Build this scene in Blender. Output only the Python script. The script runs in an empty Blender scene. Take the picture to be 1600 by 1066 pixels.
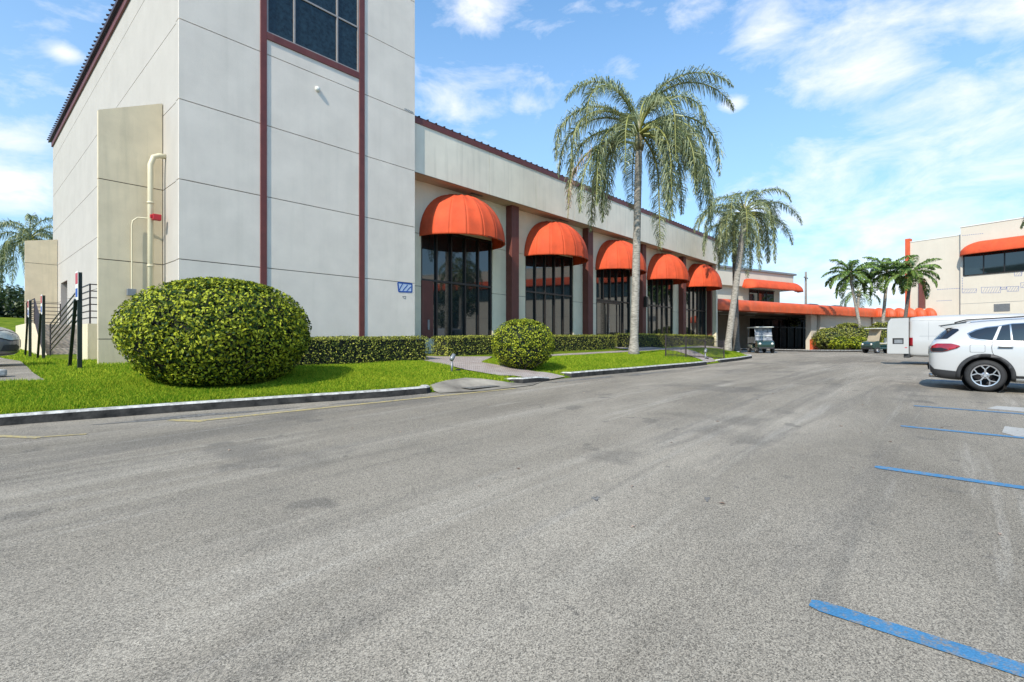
import bpy, bmesh, math, random
import numpy as np
from mathutils import Vector, Matrix
from mathutils.bvhtree import BVHTree
random.seed(7); rng = np.random.default_rng(7)
R = math.radians; PI = math.pi
sc = bpy.context.scene; col = sc.collection

# ------------------------------------------------------------------ camera, sky, sun, exposure
cam_d = bpy.data.cameras.new("camera"); cam = bpy.data.objects.new("camera", cam_d); col.objects.link(cam)
cam_d.sensor_width = 36; cam_d.lens = 36 * 789 / 1600; cam_d.clip_start = .1; cam_d.clip_end = 5000
cam.location = (0, 0, 1.5); cam.rotation_euler = (R(90), 0, R(-48.015))
sc.camera = cam
sc.view_settings.view_transform = 'Standard'; sc.view_settings.look = 'None'
sc.view_settings.exposure = .86; sc.view_settings.gamma = 1
SUN = Vector((.51, .125, -.49)).normalized()          # the way the light travels
sl = bpy.data.lights.new("sun", 'SUN'); so = bpy.data.objects.new("sun", sl); col.objects.link(so)
sl.energy = 3.1; sl.angle = R(.53); sl.color = (1, .92, .80)
so.rotation_euler = SUN.to_track_quat('-Z', 'Y').to_euler(); so.location = (-30, -8, 40)
W = bpy.data.worlds.new("World"); sc.world = W; W.use_nodes = True
nt = W.node_tree; N = nt.nodes; L = nt.links; N.clear()
out = N.new('ShaderNodeOutputWorld'); bg = N.new('ShaderNodeBackground'); sky = N.new('ShaderNodeTexSky')
sky.sky_type = 'NISHITA'; sky.sun_disc = False; sky.sun_elevation = math.asin(-SUN.z)
sky.sun_rotation = math.atan2(-SUN.x, -SUN.y); sky.air_density = 1.0; sky.dust_density = .6; sky.ozone_density = 1.5
bg.inputs[1].default_value = .15
tc = N.new('ShaderNodeTexCoord')

def ray(px, py):
    cx = (px - 800) / 789; cz = (533 - py) / 789
    return Vector((.6689 * cx + .7433, -.7434 * cx + .6688, cz))

def mth(op, a, b=None, nt=nt, clamp=False):
    n = nt.nodes.new('ShaderNodeMath'); n.operation = op; n.use_clamp = clamp
    for i, v in enumerate((a, b)):
        if v is None: continue
        if isinstance(v, (int, float)): n.inputs[i].default_value = v
        else: nt.links.new(v, n.inputs[i])
    return n.outputs[0]
def sky_noise(scale, detail, rough, vec, off=0):
    m = N.new('ShaderNodeMapping'); m.inputs['Scale'].default_value = (scale, scale, scale * 2.3); m.inputs['Location'].default_value = (off, off * .7, 1.3)
    L.new(vec, m.inputs[0]); n = N.new('ShaderNodeTexNoise'); n.inputs['Scale'].default_value = 1; n.inputs['Detail'].default_value = detail
    n.inputs['Roughness'].default_value = rough; n.inputs['Distortion'].default_value = .35; L.new(m.outputs[0], n.inputs[0]); return n.outputs[0]
# drifting clouds: soft regions of the sky dome broken up by noise
regions = [((1330, 85), .21, 1.0), ((1200, 40), .16, .75), ((1070, 35), .12, .85), ((725, 165), .11, .95), ((1146, 162), .045, 1.0), ((960, 105), .09, .5),
           ((1400, 325), .30, .75), ((1530, 190), .24, .85), ((40, 290), .13, .9), ((105, 85), .035, .9), ((1180, 330), .12, .5),
           ((760, 15), .12, .75), ((1590, 15), .1, .8), ((1330, 440), .3, .6), ((30, 220), .08, .5), ((700, 15), .08, .5), ((820, 165), .05, .5)]
mask = None
sv = N.new('ShaderNodeVectorMath'); sv.operation = 'MULTIPLY'; sv.inputs[1].default_value = (1, 1, 1.9); L.new(tc.outputs['Generated'], sv.inputs[0])
for (px, py), rad, amp in regions:
    d = ray(px, py).normalized(); d.z *= 1.9
    n = N.new('ShaderNodeVectorMath'); n.operation = 'DISTANCE'; L.new(sv.outputs[0], n.inputs[0]); n.inputs[1].default_value = d
    r = N.new('ShaderNodeMapRange'); r.interpolation_type = 'SMOOTHSTEP'; r.inputs[1].default_value = rad; r.inputs[2].default_value = 0
    r.inputs[3].default_value = 0; r.inputs[4].default_value = amp; L.new(n.outputs['Value'], r.inputs[0])
    mask = r.outputs[0] if mask is None else mth('MAXIMUM', mask, r.outputs[0])
n1 = sky_noise(7, 9, .62, tc.outputs['Generated']); n2 = sky_noise(2.2, 4, .5, tc.outputs['Generated'], 5.1)
body = mth('ADD', mth('MULTIPLY', n1, 1.15), mth('MULTIPLY', n2, .55))
dens = mth('SUBTRACT', mth('ADD', body, mth('MULTIPLY', mask, .40)), 0.925)
dens = mth('MULTIPLY', dens, 2.5, clamp=True)
hz = N.new('ShaderNodeSeparateXYZ'); L.new(tc.outputs['Generated'], hz.inputs[0])
haze_f = N.new('ShaderNodeMapRange'); haze_f.inputs[1].default_value = 0; haze_f.inputs[2].default_value = .62; haze_f.inputs[3].default_value = .80; haze_f.inputs[4].default_value = .10
L.new(hz.outputs[2], haze_f.inputs[0])
thin = mth('MULTIPLY', dens, .9)
tint = N.new('ShaderNodeMix'); tint.data_type = 'RGBA'; tint.blend_type = 'MULTIPLY'; tint.inputs[0].default_value = 1
L.new(sky.outputs[0], tint.inputs[6]); tint.inputs[7].default_value = (.50, .88, 1.06, 1)
mx = N.new('ShaderNodeMix'); mx.data_type = 'RGBA'; L.new(thin, mx.inputs[0])
hm = N.new('ShaderNodeMix'); hm.data_type = 'RGBA'; L.new(haze_f.outputs[0], hm.inputs[0]); L.new(tint.outputs[2], hm.inputs[6]); hm.inputs[7].default_value = (2.25, 2.95, 3.75, 1); L.new(hm.outputs[2], mx.inputs[6])
mx.inputs[7].default_value = (4.3, 4.35, 4.6, 1)
L.new(mx.outputs[2], bg.inputs[0]); L.new(bg.outputs[0], out.inputs[0])

# ------------------------------------------------------------------ the lie of the land
def road(x, y):
    yy = max(-25, min(40, y)); return .55 * math.tanh(x / 15.5) + (.008 + .022 * math.exp(-max(x, -5) / 15)) * yy
def ss(t): t = max(0, min(1, t)); return t * t * (3 - 2 * t)
def ground_at(px, py, f=road):
    d = ray(px, py); t = .5
    while t < 300 and 1.5 + t * d.z > f(t * d.x, t * d.y): t += .02
    return (t * d.x, t * d.y)
def on_y(px, py, V): d = ray(px, py); t = V / d.y; return Vector((t * d.x, V, 1.5 + t * d.z))
def on_x(px, py, U): d = ray(px, py); t = U / d.x; return Vector((U, t * d.y, 1.5 + t * d.z))
def at(px, py, Y): d = ray(px, py) * Y; return Vector((d.x, d.y, 1.5 + d.z))
CURB = [(-45, 24), (-20, 16.5), (-5, 11.7), (.46, 10.04), (2.2, 9.62), (4, 9.08), (5.77, 8.5), (6.7, 8.33), (7.7, 8.2), (9.28, 8.0), (11.17, 8.03), (14.5, 7.7), (18.5, 7.45), (20, 7.5),
        (24.5, 7.8), (28.0, 8.3), (29.2, 8.8), (32, 9.9), (36, 11.3), (40, 12.9), (42.6, 14.8)]
def curb_y(x):
    for (a, b), (c, d) in zip(CURB, CURB[1:]):
        if x <= c: return b + (d - b) * (x - a) / (c - a)
    return CURB[-1][1]
def lawn_z(x, y):
    r = road(x, y); d = y - curb_y(x)
    if d <= 0: return r
    a = .86 + .0105 * max(x, 0) - .12 * (1 - ss((y - 12.5) / 2.5)); top = r + .12
    return r + .12 * ss(d / .5) + max(a - top, 0) * ss(d / 3)
def hill_z(x, y): return lawn_z(x, y)

# ------------------------------------------------------------------ materials
MATS = {}
def mat(name, c, rough=.6, var=.12, scale=3, bump=0, bscale=40, metal=0, spec=.5, streak=0, coat=0, ior=1.5, c2=None, stretch=(1, 1, 1), island=0, transl=0, detail=5):
    if name in MATS: return MATS[name]
    m = bpy.data.materials.new(name); m.use_nodes = True; t = m.node_tree; n = t.nodes; l = t.links
    p = n['Principled BSDF']; MATS[name] = m
    p.inputs['Roughness'].default_value = rough; p.inputs['Metallic'].default_value = metal; p.inputs['IOR'].default_value = ior
    p.inputs['Specular IOR Level'].default_value = spec; p.inputs['Coat Weight'].default_value = coat; p.inputs['Coat Roughness'].default_value = .04
    g = n.new('ShaderNodeTexCoord'); mp = n.new('ShaderNodeMapping'); mp.inputs['Scale'].default_value = stretch; l.new(g.outputs['Object'], mp.inputs[0])
    no = n.new('ShaderNodeTexNoise'); no.inputs['Scale'].default_value = scale; no.inputs['Detail'].default_value = detail; no.inputs['Roughness'].default_value = .6; l.new(mp.outputs[0], no.inputs[0])
    rr = n.new('ShaderNodeValToRGB'); rr.color_ramp.elements[0].position = .3; rr.color_ramp.elements[1].position = .72
    d = c2 or tuple(v * (1 - var * 1.6) for v in c); b = tuple(min(1, v * (1 + var * .5)) for v in c)
    rr.color_ramp.elements[0].color = (*d, 1); rr.color_ramp.elements[1].color = (*b, 1)
    cur = rr.outputs[0]
    if island:
        gi = n.new('ShaderNodeNewGeometry'); mi = mth('ADD', mth('MULTIPLY', gi.outputs['Random Per Island'], island, t), mth('MULTIPLY', no.outputs[0], 1 - island, t), t)
        l.new(mi, rr.inputs[0])
    else: l.new(no.outputs[0], rr.inputs[0])
    if streak:
        ms = n.new('ShaderNodeMapping'); ms.inputs['Scale'].default_value = (5, 5, .35); l.new(g.outputs['Object'], ms.inputs[0])
        ns = n.new('ShaderNodeTexNoise'); ns.inputs['Scale'].default_value = 1; ns.inputs['Detail'].default_value = 6; l.new(ms.outputs[0], ns.inputs[0])
        rs = n.new('ShaderNodeMapRange'); rs.inputs[1].default_value = .5; rs.inputs[2].default_value = .75; rs.inputs[3].default_value = 0; rs.inputs[4].default_value = streak; l.new(ns.outputs[0], rs.inputs[0])
        mxx = n.new('ShaderNodeMix'); mxx.data_type = 'RGBA'; l.new(rs.outputs[0], mxx.inputs[0]); l.new(cur, mxx.inputs[6]); mxx.inputs[7].default_value = (.23, .23, .17, 1); cur = mxx.outputs[2]
    l.new(cur, p.inputs['Base Color'])
    if bump:
        nb = n.new('ShaderNodeTexNoise'); nb.inputs['Scale'].default_value = bscale; nb.inputs['Detail'].default_value = 4; l.new(mp.outputs[0], nb.inputs[0])
        bb = n.new('ShaderNodeBump'); bb.inputs['Strength'].default_value = bump; bb.inputs['Distance'].default_value = .02; l.new(nb.outputs[0], bb.inputs['Height']); l.new(bb.outputs[0], p.inputs['Normal'])
    if transl:
        o = n['Material Output']; tr = n.new('ShaderNodeBsdfTranslucent'); l.new(cur, tr.inputs[0]); ms_ = n.new('ShaderNodeMixShader'); ms_.inputs[0].default_value = transl
        l.new(p.outputs[0], ms_.inputs[1]); l.new(tr.outputs[0], ms_.inputs[2]); l.new(ms_.outputs[0], o.inputs[0])
    return m
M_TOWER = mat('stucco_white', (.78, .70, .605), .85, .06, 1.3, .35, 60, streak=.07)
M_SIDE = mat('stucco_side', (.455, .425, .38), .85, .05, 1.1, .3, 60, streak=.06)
M_FIN = mat('stucco_beige', (.70, .60, .42), .85, .08, 1.5, .35, 60, streak=.25)
M_FASC = mat('stucco_fascia', (.84, .77, .63), .85, .07, .8, .3, 60, streak=.2)
M_REC = mat('stucco_cream', (.80, .72, .54), .85, .07, 1.2, .3, 60, streak=.1)
M_CREAM = mat('stucco_pale_cream', (.60, .545, .45), .85, .04, .7, .2, 50, streak=.05)
M_JOINT = mat('joint_sealant', (.10, .09, .08), .8)
M_TRIM = mat('maroon_trim', (.15, .035, .028), .5, .15, 4, streak=.1)
M_COLM = mat('maroon_column', (.145, .040, .030), .6, .12, 3, .15, 60, streak=.08)
M_RIB = mat('roof_metal', (.06, .03, .028), .45, .2, 3)
M_AWN = mat('awning_canvas', (.74, .095, .026), .78, .16, 1.6, .08, 150, streak=.05, transl=.12)
M_ORANGE = mat('orange_canopy', (.64, .10, .028), .6, .16, 1.4, .08, 120, streak=.22)
M_GLASS = mat('dark_glass', (.012, .02, .022), .03, .3, .6, ior=1.75, spec=.6)
M_GLASS2 = mat('blue_dark_glass', (.016, .034, .046), .12, .5, 9, ior=1.5, bump=.02, bscale=8)
M_FRAME = mat('bronze_frame', (.018, .015, .013), .4, .2, 5)
M_ALU = mat('pale_frame', (.34, .31, .29), .4, .1, 5)
M_WHITEP = mat('white_plastic', (.72, .72, .66), .45, .05, 3)
M_PIPE = mat('cream_pipe', (.66, .60, .42), .45, .07, 3, streak=.1)
M_GREYM = mat('grey_metal', (.26, .27, .28), .45, .15, 8, metal=.4)
M_RED = mat('red_paint', (.5, .02, .03), .4, .1, 5)
M_BLUE = mat('blue_paint_mark', (.02, .09, .38), .7, .2, 12)
M_BLUEP = mat('pale_blue_mark', (.50, .60, .75), .8, .12, 8)
M_RAIL = mat('black_rail', (.04, .03, .035), .4, .2, 8)
M_POST = mat('sign_post_paint', (.012, .022, .016), .45, .3, 6)
M_BLACK = mat('black_rubber', (.02, .02, .021), .75, .2, 14, .2, 60)
M_DARK = mat('dark_void', (.012, .012, .013), .8)
M_CONC = mat('concrete', (.33, .295, .24), .85, .25, 1.6, .4, 30, c2=(.12, .105, .085))
M_STEP = mat('stair_concrete', (.46, .40, .34), .85, .25, 2, .3, 30)
M_CURBT = mat('kerb_white_paint', (.58, .57, .54), .8, .2, 9, .3, 30, c2=(.20, .19, .175))
M_CURBF = mat('kerb_dark_face', (.06, .057, .053), .9, .4, 6, .3, 30, c2=(.018, .018, .018), spec=.1)
M_TRUNK = mat('palm_bark', (.42, .385, .33), .9, .3, 6, .5, 25, stretch=(1, 1, 3.5), c2=(.12, .11, .095))
M_TRUNKD = mat('dark_palm_bark', (.15, .13, .11), .9, .35, 6, .5, 25, stretch=(1, 1, 3.5), c2=(.05, .045, .04))
M_QFROND = mat('queen_palm_leaf', (.34, .37, .19), .45, .2, 2.5, c2=(.09, .13, .055), island=.6, transl=.22)
M_DRYF = mat('dry_frond', (.50, .36, .27), .7, .2, 3, c2=(.26, .17, .12), island=.6, transl=.2)
M_RFROND = mat('feather_palm_leaf', (.20, .30, .06), .45, .2, 3, c2=(.045, .10, .022), island=.6, transl=.22)
M_STALK = mat('palm_stalk', (.26, .27, .07), .5, .2, 5)
M_SHAFT = mat('palm_crownshaft', (.30, .30, .16), .5, .3, 6, c2=(.16, .12, .07))
M_LEAF = mat('shrub_leaf', (.37, .405, .03), .5, .2, 4, c2=(.022, .055, .010), island=.8, transl=.22, spec=.15)
M_LEAF2 = mat('hedge_leaf', (.44, .44, .08), .5, .2, 4, c2=(.05, .075, .022), island=.7, transl=.18, spec=.12)
M_LEAF3 = mat('planting_leaf', (.30, .30, .04), .5, .2, 1.1, c2=(.05, .085, .018), island=.45, transl=.18)
M_LEAF4 = mat('tree_leaf', (.07, .10, .03), .5, .2, .5, c2=(.015, .03, .01), island=.5, transl=.15)
M_CORE = mat('shrub_inner_shade', (.012, .016, .007), .9, .4, 8)  # near-black tone that paints shade into the foliage core
M_WOOD = mat('bark', (.11, .085, .06), .9, .3, 5, .5, 20, stretch=(1, 1, .3))
M_GRASSB = mat('grass_blade', (.42, .47, .04), .6, .2, .8, c2=(.10, .24, .012), island=.6, transl=.35, spec=.02)
M_PAINTW = mat('white_car_paint', (.46, .46, .455), .28, .01, 1, coat=1)
M_VANW = mat('white_van_paint', (.42, .42, .41), .35, .03, 1.5, coat=.6)
M_SILV = mat('silver_car_paint', (.22, .21, .22), .3, .02, 1, metal=.6, coat=1)
M_CLAD = mat('dark_cladding', (.03, .03, .032), .55, .1, 9, .05, 200)
M_CARG = mat('car_glass', (.012, .014, .02), .04, .2, 2, ior=1.6, coat=.5)
M_LAMPR = mat('red_lamp_lens', (.34, .006, .012), .12, .5, 7, coat=1, c2=(.12, .003, .006))
M_CHROME = mat('chrome', (.55, .53, .52), .15, .05, 5, metal=1)
M_RIM = mat('alloy', (.55, .54, .55), .28, .05, 5, metal=.8)
M_RIMD = mat('dark_alloy', (.03, .03, .035), .4, .2, 5, metal=.5)
M_LENS = mat('clear_lamp_lens', (.45, .46, .42), .08, .3, 6, ior=1.6, coat=1)
M_GREEN = mat('green_cart_paint', (.012, .04, .03), .25, .1, 3, coat=1)
M_MOTTLE = mat('reflection_mottled_grey', (.36, .38, .42), .3, .3, 6, c2=(.05, .055, .07))  # mottled grey painted in place of reflections on the clear windscreen
M_POLE = mat('pole_wood', (.22, .20, .18), .9, .2, 4)
M_SOFF = mat('painted_soffit', (.50, .42, .30), .8, .1, 2)

def surface_mat(name, build):
    m = bpy.data.materials.new(name); m.use_nodes = True; t = m.node_tree; build(t, t.nodes['Principled BSDF']); return m
def tnoise(t, vec, scale, detail=4, rough=.55, dist=0):
    n = t.nodes.new('ShaderNodeTexNoise'); n.inputs['Scale'].default_value = scale; n.inputs['Detail'].default_value = detail
    n.inputs['Roughness'].default_value = rough; n.inputs['Distortion'].default_value = dist; t.links.new(vec, n.inputs[0]); return n.outputs[0]
def tmap(t, vec, s, loc=(0, 0, 0), rot=0):
    n = t.nodes.new('ShaderNodeMapping'); n.inputs['Scale'].default_value = s; n.inputs['Location'].default_value = loc; n.inputs['Rotation'].default_value = (0, 0, rot); t.links.new(vec, n.inputs[0]); return n.outputs[0]
def trange(t, v, a, b, c, d):
    n = t.nodes.new('ShaderNodeMapRange'); t.links.new(v, n.inputs[0])
    for i, x in enumerate((a, b, c, d)): n.inputs[i + 1].default_value = x
    return n.outputs[0]
def tmix(t, f, a, b, mode='MIX'):
    n = t.nodes.new('ShaderNodeMix'); n.data_type = 'RGBA'; n.blend_type = mode
    for k, v in ((0, f), (6, a), (7, b)):
        if isinstance(v, (int, float)): n.inputs[k].default_value = v
        elif isinstance(v, tuple): n.inputs[k].default_value = (*v, 1)
        else: t.links.new(v, n.inputs[k])
    return n.outputs[2]
def asphalt_b(t, p):
    g = t.nodes.new('ShaderNodeTexCoord').outputs['Object']
    big = tnoise(t, tmap(t, g, (.10, .35, 1), rot=.1), 1, 6, .6, .8)
    med = tnoise(t, g, .9, 7, .68)
    c = tmix(t, trange(t, big, .36, .64, 0, 1), (.215, .190, .152), (.345, .308, .252))
    c = tmix(t, trange(t, med, .46, .70, 0, .55), c, (.20, .180, .150))
    # wheel tracks and sweeps running along the drive and curving into the bays
    for (sx, sy, lo, rot, a0, a1, amt, colr) in ((.16, 2.2, (3, 1, 0), .05, .54, .68, .42, (.41, .372, .31)), (.10, 1.3, (13, 7, 0), -.30, .55, .68, .6, (.155, .142, .122)), (.14, 1.8, (5, 17, 0), .45, .57, .68, .45, (.17, .155, .135)), (.2, 3.5, (21, 4, 0), -.12, .58, .70, .45, (.40, .37, .32))):
        c = tmix(t, trange(t, tnoise(t, tmap(t, g, (sx, sy, 1), lo, rot), 1, 5, .6, .6), a0, a1, 0, amt), c, colr)
    for sc_, lo, hi, amt in ((.55, .60, .66, .55), (1.7, .66, .70, .6), (5, .72, .75, .7)):
        c = tmix(t, trange(t, tnoise(t, tmap(t, g, (1, 1, 1), (sc_ * 7, 2, 0)), sc_, 3, .5), lo, hi, 0, amt), c, (.15, .137, .118))
    v = t.nodes.new('ShaderNodeTexVoronoi'); v.inputs['Scale'].default_value = 185; t.links.new(g, v.inputs[0])
    vc = t.nodes.new('ShaderNodeSeparateColor'); t.links.new(v.outputs['Color'], vc.inputs[0])
    c = tmix(t, vc.outputs[0], tmix(t, 1.0, c, (.42, .42, .42), 'MULTIPLY'), tmix(t, 1.0, c, (1.6, 1.58, 1.55), 'MULTIPLY'))
    vp = t.nodes.new('ShaderNodeTexVoronoi'); vp.inputs['Scale'].default_value = 75; t.links.new(g, vp.inputs[0]); vq = t.nodes.new('ShaderNodeSeparateColor'); t.links.new(vp.outputs['Color'], vq.inputs[0])
    pit = mth('MULTIPLY', trange(t, vq.outputs[0], .90, .94, 0, 1), trange(t, vp.outputs['Distance'], .25, .42, 1, 0), t, clamp=True); c = tmix(t, mth('MULTIPLY', pit, .75, t), c, (.05, .045, .038))
    fine = tnoise(t, g, 110, 3, .7)
    c = tmix(t, trange(t, fine, .40, .62, .35, 0), c, tmix(t, 1.0, c, (.55, .55, .55), 'MULTIPLY'))
    ck = None
    for vs, off, th, gs, g0 in ((.45, 0, .003, .30, .57), (1.3, 31, .003, .5, .66)):
        v2 = t.nodes.new('ShaderNodeTexVoronoi'); v2.feature = 'DISTANCE_TO_EDGE'; v2.inputs['Scale'].default_value = vs
        wob = t.nodes.new('ShaderNodeVectorMath'); wob.operation = 'ADD'; t.links.new(tmap(t, g, (1, 1, 1), (off, 0, 0)), wob.inputs[0])
        nn = t.nodes.new('ShaderNodeTexNoise'); nn.inputs['Scale'].default_value = 1.1; nn.inputs['Detail'].default_value = 7; t.links.new(g, nn.inputs[0]); t.links.new(nn.outputs['Color'], wob.inputs[1])
        t.links.new(wob.outputs[0], v2.inputs[0]); crack = trange(t, v2.outputs[0], .0, th, .6, 0); gate = trange(t, tnoise(t, tmap(t, g, (1, 1, 1), (9 + off, 3, 0)), gs, 3), g0, g0 + .06, 0, 1)
        k = mth('MULTIPLY', crack, gate, t); ck = k if ck is None else mth('MAXIMUM', ck, k, t)
    c = tmix(t, ck, c, (.07, .064, .055))
    t.links.new(c, p.inputs['Base Color']); p.inputs['Roughness'].default_value = .88; p.inputs['Specular IOR Level'].default_value = .2
    b = t.nodes.new('ShaderNodeBump'); b.inputs['Strength'].default_value = .5; b.inputs['Distance'].default_value = .005
    hh = mth('SUBTRACT', mth('ADD', v.outputs['Distance'], fine, t), mth('MULTIPLY', ck, 2, t), t)
    t.links.new(hh, b.inputs['Height']); t.links.new(b.outputs[0], p.inputs['Normal'])
M_ASPH = surface_mat('asphalt', asphalt_b)
def lawn_b(t, p):
    g = t.nodes.new('ShaderNodeTexCoord').outputs['Object']
    c = tmix(t, trange(t, tnoise(t, g, 1.1, 5), .35, .7, 0, 1), (.10, .18, .012), (.26, .31, .03)); c = tmix(t, trange(t, tnoise(t, g, .45, 6, .65), .55, .72, 0, .6), c, (.26, .25, .07))
    c = tmix(t, trange(t, tnoise(t, g, 45, 4, .7), .3, .7, 0, 1), tmix(t, 1.0, c, (.45, .45, .4), 'MULTIPLY'), c)
    t.links.new(c, p.inputs['Base Color']); p.inputs['Roughness'].default_value = .9; p.inputs['Specular IOR Level'].default_value = .03
    b = t.nodes.new('ShaderNodeBump'); b.inputs['Strength'].default_value = .8; b.inputs['Distance'].default_value = .03
    t.links.new(tnoise(t, g, 45, 4, .7), b.inputs['Height']); t.links.new(b.outputs[0], p.inputs['Normal'])
M_INNER = mat('inner_shade_tone', (.24, .19, .14), .8, .1, 2)  # canopy shade put into the colour of the inner wall and ceiling
M_DGLASS = mat('black_glass', (.008, .008, .009), .15, .3, .6, ior=1.3, spec=.3)
M_LAWN = surface_mat('lawn_turf', lawn_b)
def brick_b(t, p):
    g = t.nodes.new('ShaderNodeTexCoord').outputs['Object']
    n = t.nodes.new('ShaderNodeTexBrick'); n.inputs['Scale'].default_value = 4.6; n.inputs['Mortar Size'].default_value = .035; n.inputs['Color1'].default_value = (.44, .36, .32, 1)
    n.inputs['Color2'].default_value = (.35, .28, .25, 1); n.inputs['Mortar'].default_value = (.10, .09, .08, 1); t.links.new(tmap(t, g, (1, 1, 1), rot=.75), n.inputs[0])
    c = tmix(t, trange(t, tnoise(t, g, 2.5, 5), .4, .7, 0, .5), n.outputs[0], (.46, .42, .38))
    t.links.new(c, p.inputs['Base Color']); p.inputs['Roughness'].default_value = .85
    b = t.nodes.new('ShaderNodeBump'); b.inputs['Strength'].default_value = .5; b.inputs['Distance'].default_value = .01; b.invert = True
    t.links.new(n.outputs['Fac'], b.inputs['Height']); t.links.new(b.outputs[0], p.inputs['Normal'])
M_BRICK = surface_mat('brick_paving', brick_b)
def worn(name, color, wear):
    def f(t, p):
        g = t.nodes.new('ShaderNodeTexCoord').outputs['Object']
        a = trange(t, tnoise(t, g, 22, 8, .75), wear - .06, wear + .06, 0, 1)
        c = tmix(t, a, color, (.24, .23, .21)); c = tmix(t, trange(t, tnoise(t, g, 3, 4), .4, .7, 0, .35), c, tmix(t, 1.0, c, (.6, .6, .6), 'MULTIPLY'))
        v = t.nodes.new('ShaderNodeTexVoronoi'); v.inputs['Scale'].default_value = 95; t.links.new(g, v.inputs[0])
        c = tmix(t, trange(t, v.outputs['Distance'], .2, .8, 0, .5), c, tmix(t, 1.0, c, (.6, .6, .6), 'MULTIPLY'))
        t.links.new(c, p.inputs['Base Color']); p.inputs['Roughness'].default_value = .8
        b = t.nodes.new('ShaderNodeBump'); b.inputs['Strength'].default_value = .5; b.inputs['Distance'].default_value = .005
        t.links.new(v.outputs['Distance'], b.inputs['Height']); t.links.new(b.outputs[0], p.inputs['Normal'])
    return surface_mat(name, f)
M_BLUEL = worn('blue_line_paint', (.05, .21, .40), .555)
M_YELL = worn('faded_yellow_paint', (.50, .39, .15), .53)
M_PATCH = worn('pale_patch', (.44, .425, .39), .60)
M_STAIN = worn('damp_dirt', (.10, .092, .08), .50)

# ------------------------------------------------------------------ mesh helpers
def link(name, me, m, parent=None, loc=None, smooth=False):
    o = bpy.data.objects.new(name, me); col.objects.link(o)
    for x in (m if isinstance(m, (list, tuple)) else [m]): me.materials.append(x)
    if smooth: me.polygons.foreach_set('use_smooth', [True] * len(me.polygons))
    if parent is not None:
        o.parent = parent
        if parent.get('world_built'): o.matrix_parent_inverse = Matrix.Translation(parent.location).inverted()
    return o
class MB:
    def __init__(s): s.v = []; s.f = []; s.mi = []; s.k = 0
    def add(s, vs, fs, T=None):
        b = len(s.v); s.v += [tuple(T @ Vector(v)) if T else tuple(v) for v in vs]
        s.f += [tuple(i + b for i in f) for f in fs]; s.mi += [s.k] * len(fs); return s
    def box(s, x0, x1, y0, y1, z0, z1, T=None):
        v = [(x0, y0, z0), (x1, y0, z0), (x1, y1, z0), (x0, y1, z0), (x0, y0, z1), (x1, y0, z1), (x1, y1, z1), (x0, y1, z1)]
        return s.add(v, [(0, 3, 2, 1), (4, 5, 6, 7), (0, 1, 5, 4), (1, 2, 6, 5), (2, 3, 7, 6), (3, 0, 4, 7)], T)
    def bar(s, a, b, w, h=None):
        a = Vector(a); b = Vector(b); d = b - a; h = h or w
        q = d.to_track_quat('X', 'Z').to_matrix().to_4x4(); T = Matrix.Translation(a) @ q
        return s.box(0, d.length, -w / 2, w / 2, -h / 2, h / 2, T)
    def tube(s, pts, r, n=8, cap=True):
        pts = [Vector(p) for p in pts]; rs = r if isinstance(r, (list, tuple)) else [r] * len(pts); b = len(s.v); ref = Vector((.3, .2, 1)).normalized()
        u = None
        for i, p in enumerate(pts):
            d = (pts[min(i + 1, len(pts) - 1)] - pts[max(i - 1, 0)]).normalized()
            u = (ref.cross(d) if u is None else u - d * u.dot(d)).normalized(); w = d.cross(u)
            for k in range(n): a = 2 * PI * k / n; s.v.append(tuple(p + (u * math.cos(a) + w * math.sin(a)) * rs[i]))
        for i in range(len(pts) - 1):
            for k in range(n):
                s.f.append((b + i * n + k, b + i * n + (k + 1) % n, b + (i + 1) * n + (k + 1) % n, b + (i + 1) * n + k)); s.mi.append(s.k)
        if cap:
            s.f.append(tuple(b + k for k in range(n))[::-1]); s.f.append(tuple(b + (len(pts) - 1) * n + k for k in range(n))); s.mi += [s.k] * 2
        return s
    def prism(s, poly, z0, z1, T=None):          # poly in x,y, extruded in z
        n = len(poly); v = [(x, y, z0) for x, y in poly] + [(x, y, z1) for x, y in poly]
        return s.add(v, [tuple(range(n))[::-1], tuple(range(n, 2 * n))] + [(i, (i + 1) % n, n + (i + 1) % n, n + i) for i in range(n)], T)
    def lathe(s, prof, n=24, T=None):            # prof (r, z)
        v = [(r * math.cos(2 * PI * k / n), r * math.sin(2 * PI * k / n), z) for r, z in prof for k in range(n)]
        return s.add(v, [(i * n + k, i * n + (k + 1) % n, (i + 1) * n + (k + 1) % n, (i + 1) * n + k) for i in range(len(prof) - 1) for k in range(n)], T)
    def build(s, name, m, parent=None, smooth=False, bevel=0, solid=0, fix=True):
        me = bpy.data.meshes.new(name); me.from_pydata(s.v, [], s.f)
        if any(s.mi): me.polygons.foreach_set('material_index', s.mi)
        if fix:
            bm = bmesh.new(); bm.from_mesh(me); bmesh.ops.recalc_face_normals(bm, faces=bm.faces); bm.to_mesh(me); bm.free()
        o = link(name, me, m, parent, smooth=smooth)
        if solid: mo = o.modifiers.new('t', 'SOLIDIFY'); mo.thickness = solid; mo.offset = 0
        if bevel: mo = o.modifiers.new('b', 'BEVEL'); mo.width = bevel; mo.segments = 2; mo.limit_method = 'ANGLE'
        return o
def tag(o, label=None, cat=None, group=None, kind=None):
    for k, v in (('label', label), ('category', cat), ('group', group), ('kind', kind)):
        if v: o[k] = v
    return o
def thing(name, loc, label, cat, group=None, rz=0, world=False):
    o = bpy.data.objects.new(name, None); col.objects.link(o); o.location = loc; o.rotation_euler = (0, 0, rz); o.empty_display_size = .3
    if world: o['world_built'] = 1
    return tag(o, label, cat, group)
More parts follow.
